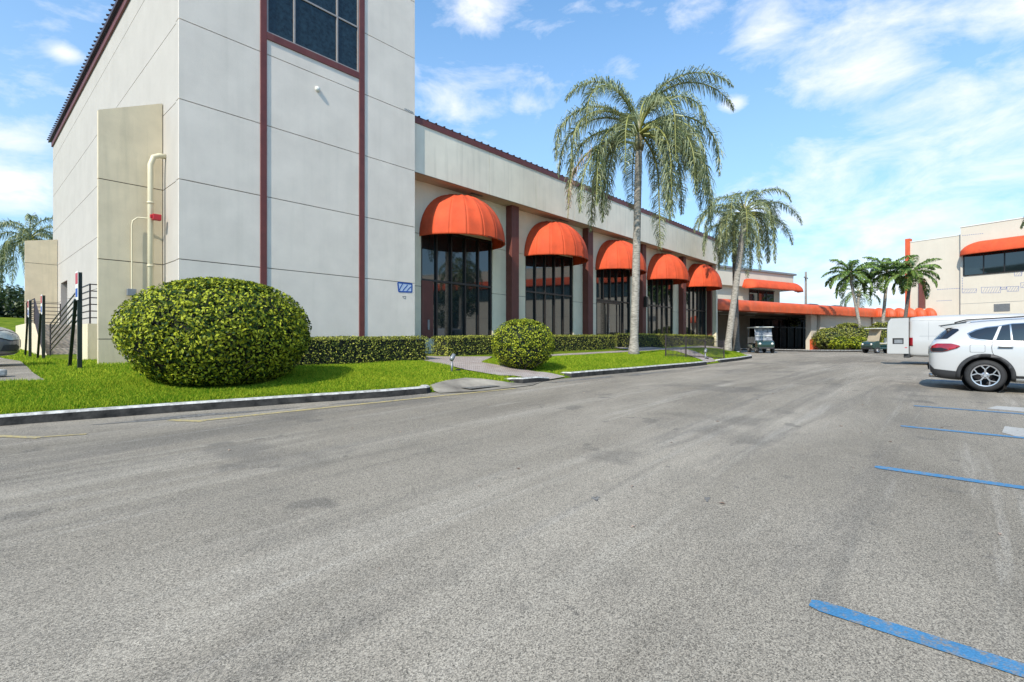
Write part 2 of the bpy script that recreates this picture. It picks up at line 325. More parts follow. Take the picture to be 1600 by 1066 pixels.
def copy_tree(o, parent=None):
    c = o.copy(); col.objects.link(c)
    if parent: c.parent = parent
    for ch in list(o.children): copy_tree(ch, c)
    return c
def np_mesh(name, V, nper, m, parent=None, smooth=False):      # V (faces*nper, 3), separate faces
    k = len(V) // nper; me = bpy.data.meshes.new(name); me.vertices.add(len(V)); me.vertices.foreach_set('co', V.astype(np.float32).ravel())
    me.loops.add(len(V)); me.loops.foreach_set('vertex_index', np.arange(len(V), dtype=np.int32))
    me.polygons.add(k); me.polygons.foreach_set('loop_start', np.arange(0, len(V), nper, dtype=np.int32))
    me.update(calc_edges=True); return link(name, me, m, parent, smooth=smooth)
def drape(name, poly, f, off, m, step=.5, kind='structure', label=None):
    bm = bmesh.new(); vs = [bm.verts.new((x, y, 0)) for x, y in poly]; bm.faces.new(vs)
    xs = [p[0] for p in poly]; ys = [p[1] for p in poly]
    for lo, hi, nrm in ((min(xs), max(xs), (1, 0, 0)), (min(ys), max(ys), (0, 1, 0))):
        k = lo + step
        while k < hi:
            bmesh.ops.bisect_plane(bm, geom=bm.verts[:] + bm.edges[:] + bm.faces[:], plane_co=Vector(nrm) * k, plane_no=nrm); k += step
    for v in bm.verts: v.co.z = f(v.co.x, v.co.y) + off
    bmesh.ops.triangulate(bm, faces=[q for q in bm.faces if len(q.verts) > 4])
    bmesh.ops.recalc_face_normals(bm, faces=bm.faces)
    for q in bm.faces:
        if q.normal.z < 0: q.normal_flip()
    me = bpy.data.meshes.new(name); bm.to_mesh(me); bm.free(); o = link(name, me, m, smooth=True)
    return tag(o, label, None, None, kind)

# ------------------------------------------------------------------ the ground
def axis(a, b, near0, near1, fine, coarse):
    v = list(np.arange(near0, near1 + .01, fine)); k = near0; s = fine
    while k > a: s = min(s * 1.35, coarse); k -= s; v.insert(0, k)
    k = near1; s = fine
    while k < b: s = min(s * 1.35, coarse); k += s; v.append(k)
    return v
gx = axis(-900, 1200, -4, 50, .6, 150); gy = axis(-900, 1200, -14, 18, .6, 150)
mb = MB(); mb.v = [(x, y, road(x, y)) for y in gy for x in gx]; nx = len(gx)
mb.f = [(j * nx + i, j * nx + i + 1, (j + 1) * nx + i + 1, (j + 1) * nx + i) for j in range(len(gy) - 1) for i in range(nx - 1)]; mb.mi = [0] * len(mb.f)
tag(mb.build('asphalt_road', M_ASPH, smooth=True, fix=False), kind='structure')
# lawn sheet from kerb to well beyond the buildings
lx = list(np.arange(-45, 42.61, .5)); ts = [0, .02, .04, .07, .1, .13, .16, .2, .25, .3, .36, .44, .55, .7, .85, 1]
mb = MB()
for x in lx:
    c = curb_y(x) + .06; e = 95 if x < 4 else 40
    mb.v += [(x, c + (e - c) * t ** 1.35, lawn_z(x, c + (e - c) * t ** 1.35) + .006) for t in ts]
n_ = len(ts); mb.f = [(i * n_ + j, (i + 1) * n_ + j, (i + 1) * n_ + j + 1, i * n_ + j + 1) for i in range(len(lx) - 1) for j in range(n_ - 1)]; mb.mi = [0] * len(mb.f)
tag(mb.build('lawn', M_LAWN, smooth=True, fix=False), kind='structure')
# grassy rise far left
mb = MB(); hx = np.linspace(-70, 45, 50); hy = np.linspace(46, 130, 40)
def rise(x, y): return .8 + 3.6 * ss((y - 47) / 38) * (1 - .25 * ss((x + 8) / 30)) - .25 * (1 - ss((y - 46) / 4)) + .25 * math.sin(x * .21) * ss((y - 60) / 10)
mb.v = [(x, y, rise(x, y)) for y in hy for x in hx]; mb.f = [(j * 50 + i, j * 50 + i + 1, (j + 1) * 50 + i + 1, (j + 1) * 50 + i) for j in range(39) for i in range(49)]; mb.mi = [0] * len(mb.f)
tag(mb.build('grassy_hill', M_LAWN, smooth=True, fix=False), kind='structure')
# paving
P = lambda *q: [ground_at(a, b, lawn_z) for a, b in q]
lot = P((0, 598), (71, 596.5), (49, 583), (32, 566)) + [(1.0, 30), (1.0, 44), (-20, 44), (-20, 17.5), (-4, 13.0)]
drape('parking_pad', lot, lawn_z, .03, M_ASPH)
pathA = P((656, 562), (667, 558), (694, 558.6), (769, 558.6), (752, 568), (786, 574), (840, 583)) + [(11.2, 8.12), (10.3, 8.02)] + P((782, 589), (724, 579), (690, 571))
drape('brick_path', pathA, lawn_z, .036, M_BRICK)
pathB = [(14.0, 12.6), (24.2, 12.9), (24.2, 15.9), (27.9, 15.9), (27.9, 13.1), (41.5, 13.9), (41.5, 13.0), (27.5, 11.9), (21.3, 7.75), (19.9, 7.65), (25.0, 11.7), (14, 11.5)]
drape('brick_walkway', pathB, lawn_z, .041, M_BRICK)
apron = P((671, 604), (698, 595.5), (727, 591.5), (766, 594.5)) + [(9.35, 8.0), (9.9, 7.92), (9.2, 7.62), (7.6, 7.72), (6.8, 8.15)]
drape('concrete_apron', apron, lawn_z, .016, M_CONC, .2)
# kerbs
def kerb(path, name='kerb'):
    pts = []
    for (a, b), (c, d) in zip(path, path[1:]):
        k = max(1, int(math.hypot(c - a, d - b) / .4)); pts += [(a + (c - a) * i / k, b + (d - b) * i / k) for i in range(k)]
    pts.append(path[-1]); P2 = [Vector(p) for p in pts]; w = .15; hh = .15
    prof = [(0, -.1), (0, .0), (0.006, hh - .03), (.03, hh), (w - .02, hh), (w, hh - .02), (w, -.1)]; mb = MB()
    for i, p in enumerate(P2):
        d = (P2[min(i + 1, len(P2) - 1)] - P2[max(i - 1, 0)]).normalized(); nrm = Vector((-d.y, d.x))
        e = min(i, len(P2) - 1 - i); drop = .06 if e == 0 else 0; wob = .006 * math.sin(i * 1.7) + .004 * math.sin(i * .61)
        for (a, z) in prof: q = p + nrm * (a + wob); mb.v.append((q.x, q.y, road(p.x, p.y) + z - (drop if z > .05 else 0)))
    k = len(prof)
    for i in range(len(P2) - 1):
        for j in range(k - 1):
            mb.f.append((i * k + j, (i + 1) * k + j, (i + 1) * k + j + 1, i * k + j + 1)); mb.mi.append(1 if j < 2 else 0)
    mb.f += [tuple(range(k)), tuple((len(P2) - 1) * k + j for j in range(k))]; mb.mi += [1, 1]
    return tag(mb.build(name, [M_CURBT, M_CURBF]), kind='structure')
kerb([p for p in CURB if p[0] < 6.5] + [(6.62, 8.34), (6.78, 8.42), (6.84, 8.6), (6.85, 8.9)])
kerb([(8.95, 8.85), (9.1, 8.2), (9.3, 8.0), (9.8, 7.95), (10.35, 8.0)])
kerb([(11.5, 8.75), (11.3, 8.3), (11.4, 8.06), (14.5, 7.7), (18.5, 7.45), (19.6, 7.48), (19.9, 7.62)])
kerb([(21.4, 7.9), (21.6, 7.66), (24.5, 7.8), (27.6, 8.2), (28.8, 8.6), (29.4, 9.2), (30.2, 9.9), (32, 10.4), (36, 11.5), (40, 13.0), (42.4, 14.8)])
kerb([(47.5, 15.5), (46.5, 9.5), (49.0, 7.0), (60, 3.2)], 'far_kerb')
# painted lines
def strip(name, a, b, w, m, off=.006, rounded=False):
    a = Vector(a); b = Vector(b); d = (b - a).normalized(); n = Vector((-d.y, d.x)) * w / 2
    poly = [a + n] + ([a + n * .6 - d * .05, a - n * .6 - d * .05] if rounded else []) + [a - n, b - n, b + n]
    return drape(name, [(p.x, p.y) for p in poly], road, off, m, .3)
for x, w, e in ((3.02, .12, -4.6), (6.25, .12, -4.6), (8.95, .12, -4.6), (11.35, .11, -4.6), (17.4, .1, -4.6), (20.4, .1, -4.6)):
    strip('parking_line', (x, .64 if x > 4 else .56), (x + (.1 if x < 4 else .35), e), w, M_BLUEL, rounded=True)
drape('pale_asphalt_patch', [(9.3, -.35), (9.9, -.4), (9.3, -2.6), (8.0, -2.6), (8.3, -.9)], road, .004, M_PATCH, .4)
drape('pale_asphalt_patch', [(11.8, -.25), (12.3, -.4), (12.6, -2.6), (11.6, -2.6), (11.7, -1.0)], road, .004, M_PATCH, .4)
strip('faded_parking_line', ground_at(-40, 680), ground_at(62, 685), .10, M_YELL)
strip('faded_parking_line', (2.4, 8.48), (8.5, 7.55), .12, M_YELL)
strip('faded_parking_line', ground_at(265, 657), ground_at(318, 659), .12, M_YELL)
strip('faded_parking_line', ground_at(60, 684), ground_at(135, 679), .06, M_YELL)
def blot(cx, cy, rx, ry, rot, m=None, off=.004):
    pts = []
    for k in range(26):
        a = 2 * PI * k / 26; q = 1 + .3 * math.sin(3 * a + cx) + .18 * math.sin(7 * a + cy); x = rx * q * math.cos(a); y = ry * q * math.sin(a)
        pts.append((cx + x * math.cos(rot) - y * math.sin(rot), cy + x * math.sin(rot) + y * math.cos(rot)))
    drape('dirt_stain', pts, road, off, m or M_STAIN, .4)
for b in ((2.6, 8.95, 1.1, .12, -.25), (5.6, 8.1, .9, .09, -.33), (8.2, 7.72, .6, .12, .0), (11.4, 7.55, 1.3, .12, -.1), (14.3, 7.2, 1.2, .10, -.05), (17.8, 7.05, 1.0, .09, 0)): blot(*b)

for b in ((5.1, -1.2, .16, .10, .4), (7.9, -.6, .12, .10, 1.2), (10.4, -1.0, .22, .12, 2.0), (3.6, 2.3, .05, .03, .5), (4.2, 1.6, .06, .02, .3)): blot(*b)

# ------------------------------------------------------------------ main building
B = thing('commercial_building', (4, 15.1, .8), 'long white stucco building with tall corner block, five domed red awnings and dark windows', 'building', world=True)
JZ = [-.4, 1.55, 3.62, 5.69, 7.76, 9.83, 11.90, 13.97, 16.04]; g = .022
XL, XR, YF, YB = 3.93, 11.43, 15.10, 39.3; TP = .035
wall = MB()
def panels(x0, x1, top=99, bot=0):
    for a, b in zip(JZ, JZ[1:]):
        a2 = max(a + g / 2, bot); b2 = min(b - g / 2, top)
        if b2 > a2: wall.box(x0, x1, YF, YF + .05, a2, b2)
panels(XL, 5.95); panels(6.13, 9.13, 10.26); panels(9.33, XR)
wall.build('front_wall', M_TOWER, B)
side = MB()     # left wall with a doorway near its far end
YD0, YD1 = 33.9, 36.2
for a, b in zip(JZ, JZ[1:]):
    a2 = a + g / 2; b2 = min(b - g / 2, 12.95)
    if b2 <= a2: continue
    for y0, y1 in ((YF + .25, 24.0), (24.004, YD0), (YD1, YB)): side.box(XL + .02, XL + .07, y0, y1, a2, b2)
    for y0, y1 in ((YD0, YD1),):
        if a2 > 4.6: side.box(XL + .02, XL + .07, y0, y1, a2, b2)
        elif b2 > 4.6: side.box(XL + .02, XL + .07, y0, y1, 4.6, b2)
    side.box(XL, XL + .05, YF + .055, YF + .246, a2, b - g / 2)
side.box(3.95, XL + .35, YD1 - .06, YD1, 1.9, 4.6); side.box(XL + .05, XL + .35, YD0, YD0 + .06, 1.9, 4.6)
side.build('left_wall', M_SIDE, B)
core = MB(); core.box(XL + .075, XR - .03, YF + .055, YD0, -.3, 12.9); core.box(XL + .4, XR - .03, YD0, YD1, -.3, 4.6); core.box(XL + .075, XR - .03, YD0, YD1, 4.6, 12.9)
core.box(XL + .075, XR - .03, YD1, YB, -.3, 12.9); core.box(XL + .08, XR - .03, YF + .055, YF + .5, 12.9, 16.0)
core.build('wall_core', M_JOINT, B)
door = MB(); door.box(XL + .25, XL + .32, YD0 + .1, YD0 + 1.15, 2.05, 4.3); d_ = door.build('side_door', M_RED, B)
MB().box(XL + .2, XL + .25, YD0 + .2, YD0 + .32, 3.0, 3.2).build('door_handle', M_GREYM, d_)
tr = MB(); tr.box(5.95, 6.13, YF - TP, YF + .05, .3, 16.0); tr.box(9.13, 9.33, YF - TP, YF + .05, .3, 16.0); tr.box(6.13, 9.13, YF - TP + .003, YF + .05, 10.26, 10.47)
tr.build('wall_trim', M_TRIM, B, bevel=.01)
win = MB(); win.box(6.13, 9.13, YF + .04, YF + .06, 10.47, 15.4); uw = win.build('upper_window', M_GLASS2, B)
fr = MB()
for x in (6.155, 6.95, 8.35, 9.105): fr.box(x - .025, x + .025, YF + .0, YF + .04, 10.47, 15.4)
for z in (10.49, 11.98, 13.6): fr.box(6.18, 9.08, YF + .005, YF + .037, z - .025, z + .025)
fr.build('window_frame', M_ALU, uw)
rf = MB()
rf.add([(XL - .16, YF + .2, 13.0), (XL - .16, YB + .3, 13.0), (XR + .1, YB + .3, 16.2), (XR + .1, YF + .2, 16.2), (XL - .16, YF + .2, 13.12), (XL - .16, YB + .3, 13.12), (XR + .1, YB + .3, 16.42), (XR + .1, YF + .2, 16.42)],
       [(0, 1, 2, 3), (4, 5, 6, 7), (0, 1, 5, 4), (1, 2, 6, 5), (2, 3, 7, 6), (3, 0, 4, 7)])
for i in range(62): y = YF + .3 + i * .4; rf.bar((XL - .19, y, 13.23), (XR, y, 16.42), .04, .06)
troof = rf.build('tower_roof', M_RIB, B)
MB().box(XL - .05, XL + .018, YF + .25, YB + .02, 12.72, 12.98).build('eave_trim', M_TRIM, troof)
# wing walls standing out from the left wall
for y0, zo, zi, xo in ((16.6, 7.45, 8.1, 3.03 * .8436 - .02), (37.3, 6.85, 7.1, 2.64)):
    fin = MB(); jz = [-.3, 1.55, 3.62, 5.69, 99]
    for a, b in zip(jz, jz[1:]):
        a2 = a + g / 2; o1 = min(b - g / 2, zo); o2 = min(b - g / 2, zi)
        if o1 > a2: fin.add([(xo, y0, a2), (XL, y0, a2), (XL, y0 + .14, a2), (xo, y0 + .14, a2), (xo, y0, o1), (XL, y0, o2), (XL, y0 + .14, o2), (xo, y0 + .14, o1)],
                            [(0, 3, 2, 1), (4, 5, 6, 7), (0, 1, 5, 4), (1, 2, 6, 5), (2, 3, 7, 6), (3, 0, 4, 7)])
    f_ = fin.build('wing_wall', M_FIN, B)
    MB().box(xo + .02, XL, y0 + .02, y0 + .12, 0, zo - .1).build('joint_core', M_JOINT, f_)
# drainpipe and conduit
pp = MB(); px_, py_ = 3.60, 16.35
pp.tube([(px_, py_, .6), (px_, py_, 5.9), (px_ + .0, py_, 6.25), (px_ + .07, py_ , 6.48), (px_ + .2, py_, 6.55), (XL + .03, py_, 6.56)], .068, 14)
for z in (1.9, 3.5, 5.2): pp.tube([(px_, py_, z), (px_, py_, z + .05)], .082, 14)
pp.build('drainpipe', M_PIPE, B, smooth=True)
cd = MB(); c0 = on_y(206, 460, 16.52); c1 = on_y(206, 352, 16.52); pk = on_y(242, 341, 16.3)
cd.tube([c0 + Vector((0, 0, -1.7)), c0, c1, c1 + Vector((.02, 0, .12)), c1 + Vector((.12, -.03, .22)), c1 + Vector((.3, -.1, .22)), pk], .018, 8)
cd.build('conduit', M_PIPE, B, smooth=True)
bx = on_y(205, 457, 16.52); MB().box(bx.x - .1, bx.x + .1, 16.44, 16.56, bx.z - .09, bx.z + .09).build('junction_box', M_GREYM, B, bevel=.01)
MB().box(pk.x - .09, pk.x + .11, 16.1, 16.25, pk.z - .08, pk.z + .08).box(pk.x - .14, pk.x - .09, 16.14, 16.2, pk.z - .04, pk.z + .06).build('alarm_bell', M_RED, B, bevel=.015)
# floodlight stub on the front
fl = on_y(497, 139, 15.05); MB().lathe([(0, 0), (.07, 0), (.085, .02), (.07, .06), (.05, .085), (0, .085)], 16, Matrix.Translation((fl.x, 15.10, fl.z)) @ Matrix.Rotation(R(90), 4, 'X')).build('wall_light', M_WHITEP, B, smooth=True)
# painted mark in blue and scribbles on the wall
def wall_poly(mb, pts, V, w=.03, th=.004, closed=False):
    q = [on_y(a, b, V) for a, b in pts]
    if closed: q.append(q[0])
    for a, b in zip(q, q[1:]): mb.bar((a.x, V, a.z), (b.x, V, b.z), th, w)
mk = MB(); wall_poly(mk, [(621.5, 441.5), (643.5, 444), (643.3, 456.5), (623, 455.8)], YF - .004, .05, .006, True)
wall_poly(mk, [(629, 443.5), (626, 449), (623.5, 454)], YF - .004, .035); wall_poly(mk, [(637, 445.5), (633, 450), (629, 455)], YF - .004, .035); wall_poly(mk, [(642.5, 448), (638, 452), (635, 456)], YF - .004, .035)
mk.build('painted_mark', M_BLUE, B)
pm = MB(); q = [on_y(a, b, YF) for a, b in ((621, 440.5), (644.3, 443), (644, 457.5), (622.5, 456.8))]
pm.add([(p.x, YF - .0025, p.z) for p in q], [(0, 1, 2, 3)]); pm.build('mark_background', M_BLUEP, B)
sc_ = MB(); wall_poly(sc_, [(629, 463.5), (634, 463), (633.5, 467), (630.5, 466)], YF - .003, .02, .004, True); sc_.build('scribble', M_GREYM, B); sc_ = MB()
for i in range(6):
    x = 632 + i * 2.4; y = 169 + i * 1.1; wall_poly(sc_, [(x, y + 2), (x + .8, y), (x + 2, y + 2.4), (x + 1.1, y + 3.5)], YF - .003, .014)
sc_.build('scribble', M_GREYM, B)

# ---- long wing
X0, X1, YW, YS = XR, 42.45, 16.0, 15.24; SOF, FT = 7.80, 9.62; BAY = 6.34; C0 = 14.43
fa = MB(); k = X0 + .003; nx_ = [C0 + 1.05 + i * 3.17 for i in range(9)] + [X1]
for b in nx_: fa.box(k, b - .012, YS, YS + .06, SOF, FT); k = b + .006
fa.box(X0 + .003, X1, YS + .004, YS + .1, SOF - .0, SOF + .003)
fa.build('fascia_wall', M_FASC, B)
MB().box(X0, X1 - .02, YS + .062, YS + .3, SOF + .01, FT - .01).build('fascia_core', M_JOINT, B)
sf = MB(); sf.box(X0, X1 - .02, YS + .062, YW + .05, SOF - .001, SOF + .009); soff = sf.build('soffit', M_SOFF, B)
for i in range(5): x = C0 + .35 + i * BAY; MB().box(x, x + .7, YS + .35, YS + .48, SOF - .012, SOF - .002).build('soffit_vent', M_FRAME, soff)
rt = MB(); rt.box(X0 + .004, X1 + .06, YS - .03, YS + .3, FT + .002, FT + .22); MR = rt.build('roof_edge_trim', M_TRIM, B)
wr = MB(); wr.add([(X0, YS - .02, FT + .23), (X1 + .1, YS - .02, FT + .23), (X1 + .1, 40, FT + 2.5), (X0, 40, FT + 2.5), (X0, YS - .02, FT + .26), (X1 + .1, YS - .02, FT + .26), (X1 + .1, 40, FT + 2.53), (X0, 40, FT + 2.53)],
                  [(0, 1, 2, 3), (4, 5, 6, 7), (0, 1, 5, 4), (1, 2, 6, 5), (2, 3, 7, 6), (3, 0, 4, 7)])
x = X0 + .3
while x < X1: wr.bar((x, YS - .04, FT + .27), (x, 39, FT + 2.53), .05, .06); x += .41
wr.build('wing_roof', M_RIB, B)
ww = MB(); wj = [.3, 1.55, 3.66, 5.73, SOF]
edges = [X0 + .0]
for i in range(5): edges += [C0 + i * BAY - 2.02, C0 + i * BAY + 2.02]
edges.append(X1 - .3)
for a, b in zip(edges[::2], edges[1::2]):
    for z0, z1 in zip(wj, wj[1:]): ww.box(a, b, YW, YW + .06, z0 + .01, z1 - .01)
for i in range(5):
    c = C0 + i * BAY
    if i != 2: ww.box(c - 2.018, c + 2.018, YW, YW + .06, .3, 1.60)
    ww.box(c - 2.018, c + 2.018, YW, YW + .06, 6.05, SOF - .002)
ww.build('recessed_wall', M_REC, B)
wc = MB(); wc.box(X0, X1 - .3, YW + .2, YW + .6, .2, SOF); wc.box(X0, X1 - .3, YW + .06, YW + .2, 6.1, SOF); 
for a, b in zip(edges[::2], edges[1::2]): wc.box(a + .02, b - .02, YW + .062, YW + .2, .3, SOF - .01)
wc.box(X0, X1 - .3, YW + .6, 39, .2, FT + .3)
wc.build('wing_core', M_JOINT, B)
MB().box(X1 - .296, X1, YS + .07, 39, .2, FT).build('end_wall', M_REC, B)
cm = MB()
for i in range(5): c = C0 + BAY / 2 + i * BAY; 
for i in range(5):
    c = min(C0 + BAY / 2 + i * BAY, X1 - .35)
    MB().box(c - .25, c + .25, YW - .38, YW - .002, .3, SOF - .004).build('column', M_COLM, B, bevel=.008)
LX = C0 + 2.5 * BAY + .1; lt = MB(); lt.box(LX - .25 + .0, LX - .02, YW - .62, YW - .40, 3.7, 4.35).box(LX - .16, LX - .1, YW - .55, YW - .3, 4.35, 4.42)
lt.build('wall_lantern', M_FRAME, B, bevel=.02)
# windows and awnings
def awning_mesh(r, d, h, gores=9):
    mb = MB(); S, T = 8, 14
    for gI in range(gores):
        base = len(mb.v)
        for i in range(S + 1):
            fr_ = i / S; ph = PI * (gI + fr_) / gores; bil = 1 - .022 * math.sin(PI * fr_)
            for j in range(T + 1):
                th = (PI / 2) * j / T; q = math.sin(th) ** .92 * bil; z = h * math.cos(th) * (1 - .02 * math.sin(PI * fr_))
                mb.v.append((-r * q * math.cos(ph), -d * q * math.sin(ph), z))
            q = bil; mb.v.append((-r * q * math.cos(ph), -d * q * math.sin(ph), -.07))
        for i in range(S):
            for j in range(T + 1): a = base + i * (T + 2) + j; mb.f.append((a, a + T + 2, a + T + 3, a + 1)); mb.mi.append(0)
    return mb
for i in range(5):
    c = C0 + i * BAY; zt = 5.98; zb = 1.63
    gl = MB()
    if i == 2: gl.box(c + .85, c + 2.0, YW + .11, YW + .13, 1.25, 3.88); gl.box(c - 2.0, c + 2.0, YW + .11, YW + .13, 3.96, zt)
    else: gl.box(c - 2.0, c + 2.0, YW + .11, YW + .13, zb, zt)
    w = gl.build('window', M_GLASS, B)
    f = MB(); zlo = 1.15 if i == 2 else zb
    for k in range(6):
        x = c - 1.97 + k * .788; z0 = zlo
        if i == 2 and k in (1, 2): z0 = 3.95
        f.box(x - .035, x + .035, YW + .03, YW + .108, z0, zt)
    f.box(c - 2.018, c + 2.018, YW + .028, YW + .106, 3.90, 3.98); f.box(c - 2.016, c + 2.016, YW + .02, YW + .11, zb - .04 if i != 2 else 1.06, zb + .03 if i != 2 else 1.14)
    f.box(c - 2.014, c + 2.014, YW + .024, YW + .104, zt - .03, zt + .05)
    if i == 2: f.box(c + .9, c + 1.95, YW + .03, YW + .1, 1.9, 1.95)
    f.build('window_frame', M_FRAME, w)
    a = awning_mesh(2.06, 1.9, 1.93).build('awning', M_AWN, B, solid=.02); 
    for v in a.data.vertices: v.co += Vector((c - .04, YW - .003, 5.70))
    a.data.polygons.foreach_set('use_smooth', [True] * len(a.data.polygons))
    hoop = MB()
    hoop.tube([(c - 2.02 * math.cos(PI * t / 20), YW - .02 - 1.85 * math.sin(PI * t / 20), 5.66) for t in range(21)], .02, 6)
    for ph in (30, 60, 90, 120, 150):
        hoop.tube([(c - 1.98 * math.cos(R(ph)) * math.sin(R(t)), YW - .02 - 1.81 * math.sin(R(ph)) * math.sin(R(t)), 5.66 + 1.85 * math.cos(R(t))) for t in range(0, 91, 15)], .014, 5)
    hoop.build('awning_frame', M_FRAME, a)
# red panel beside the first window, double door in the third
rp = MB().box(C0 - 2.0, C0 - 1.42, YW - .03, YW + .025, 1.62, 3.9).build('red_panel', M_COLM, B, bevel=.006)
MB().box(C0 - 1.72, C0 - 1.62, YW - .05, YW - .031, 1.95, 2.35).build('intercom', M_GREYM, rp, bevel=.008)
dc = C0 + 2 * BAY
dd = MB().box(dc - 1.93, dc - .62, YW + .06, YW + .12, 1.2, 3.75).box(dc - .58, dc + .78, YW + .06, YW + .12, 1.2, 3.75).build('entrance_door', M_GLASS, B)
df = MB()
for x0, x1 in ((dc - 1.95, dc - .61), (dc - .59, dc + .80)):
    df.box(x0, x0 + .07, YW + .02, YW + .06, 1.15, 3.88); df.box(x1 - .07, x1, YW + .02, YW + .06, 1.15, 3.88); df.box(x0 + .07, x1 - .07, YW + .024, YW + .058, 3.76, 3.88); df.box(x0 + .07, x1 - .07, YW + .024, YW + .058, 1.15, 1.35)
df.build('door_frame', M_FRAME, dd)
MB().tube([(dc - .66, YW - .04, 1.9), (dc - .66, YW - .04, 3.1)], .018).tube([(dc - .66, YW - .04, 2.0), (dc - .66, YW + .04, 2.0)], .015).tube([(dc - .66, YW - .04, 3.0), (dc - .66, YW + .04, 3.0)], .015).build('door_handle', M_CHROME, dd)

# ---- stairs and railings at the left wall
def rail(mb, pts, h, n, posts=True, w=.04, lift=0):
    for a, b in zip(pts, pts[1:]):
        a = Vector(a); b = Vector(b)
        for k in range(n): z = lift + h * (k + 1) / n - .02; mb.bar(a + Vector((0, 0, z)), b + Vector((0, 0, z)), w * .8)
    if posts:
        for p in pts: p = Vector(p); mb.bar(p, p + Vector((0, 0, h)), w)
nb = MB(); nb.box(2.83, XL - .0, 20.2, 22.2, .4, 2.04); ns = nb.build('stair_landing', M_FIN, B)
rl = MB(); rail(rl, [(2.90, 22.1, 2.04), (2.90, 20.3, 2.04), (3.25, 20.3, 2.04), (XL - .05, 20.3, 2.04)], 1.25, 6)
rail(rl, [(2.86, 22.2, 2.04), (2.5, 25.6, .95)], 1.2, 6)
rl.build('railing', M_RAIL, ns)
st = MB(); top = 2.22; nst = 7
for k in range(nst): st.box(2.55, XL, 27.6 + k * .32, 32.2, .8 + k * (top - .8) / nst if k else .5, .8 + (k + 1) * (top - .8) / nst)
st.box(2.55, XL, 32.2, 37.25, .5, top)
s2 = st.build('stairs', M_STEP, B, bevel=.015)
MB().add([(2.28, 27.0, .5), (2.53, 27.0, .5), (2.53, 27.0, .95), (2.28, 27.0, .95), (2.28, 30.2, .5), (2.53, 30.2, .5), (2.53, 30.2, 2.3), (2.28, 30.2, 2.3), (2.28, 37.2, .5), (2.53, 37.2, .5), (2.53, 37.2, 2.3), (2.28, 37.2, 2.3)],
         [(0, 1, 2, 3), (0, 3, 7, 4), (4, 7, 11, 8), (1, 5, 6, 2), (5, 9, 10, 6), (3, 2, 6, 7), (7, 6, 10, 11), (8, 11, 10, 9)]).build('stair_side_wall', M_FIN, s2)
r2 = MB(); rail(r2, [(2.42, 27.2, 1.0), (2.42, 30.0, 2.25), (2.42, 33.4, 2.25), (XL - .3, 33.4, 2.25)], 1.1, 6); r2.build('railing', M_RAIL, s2)

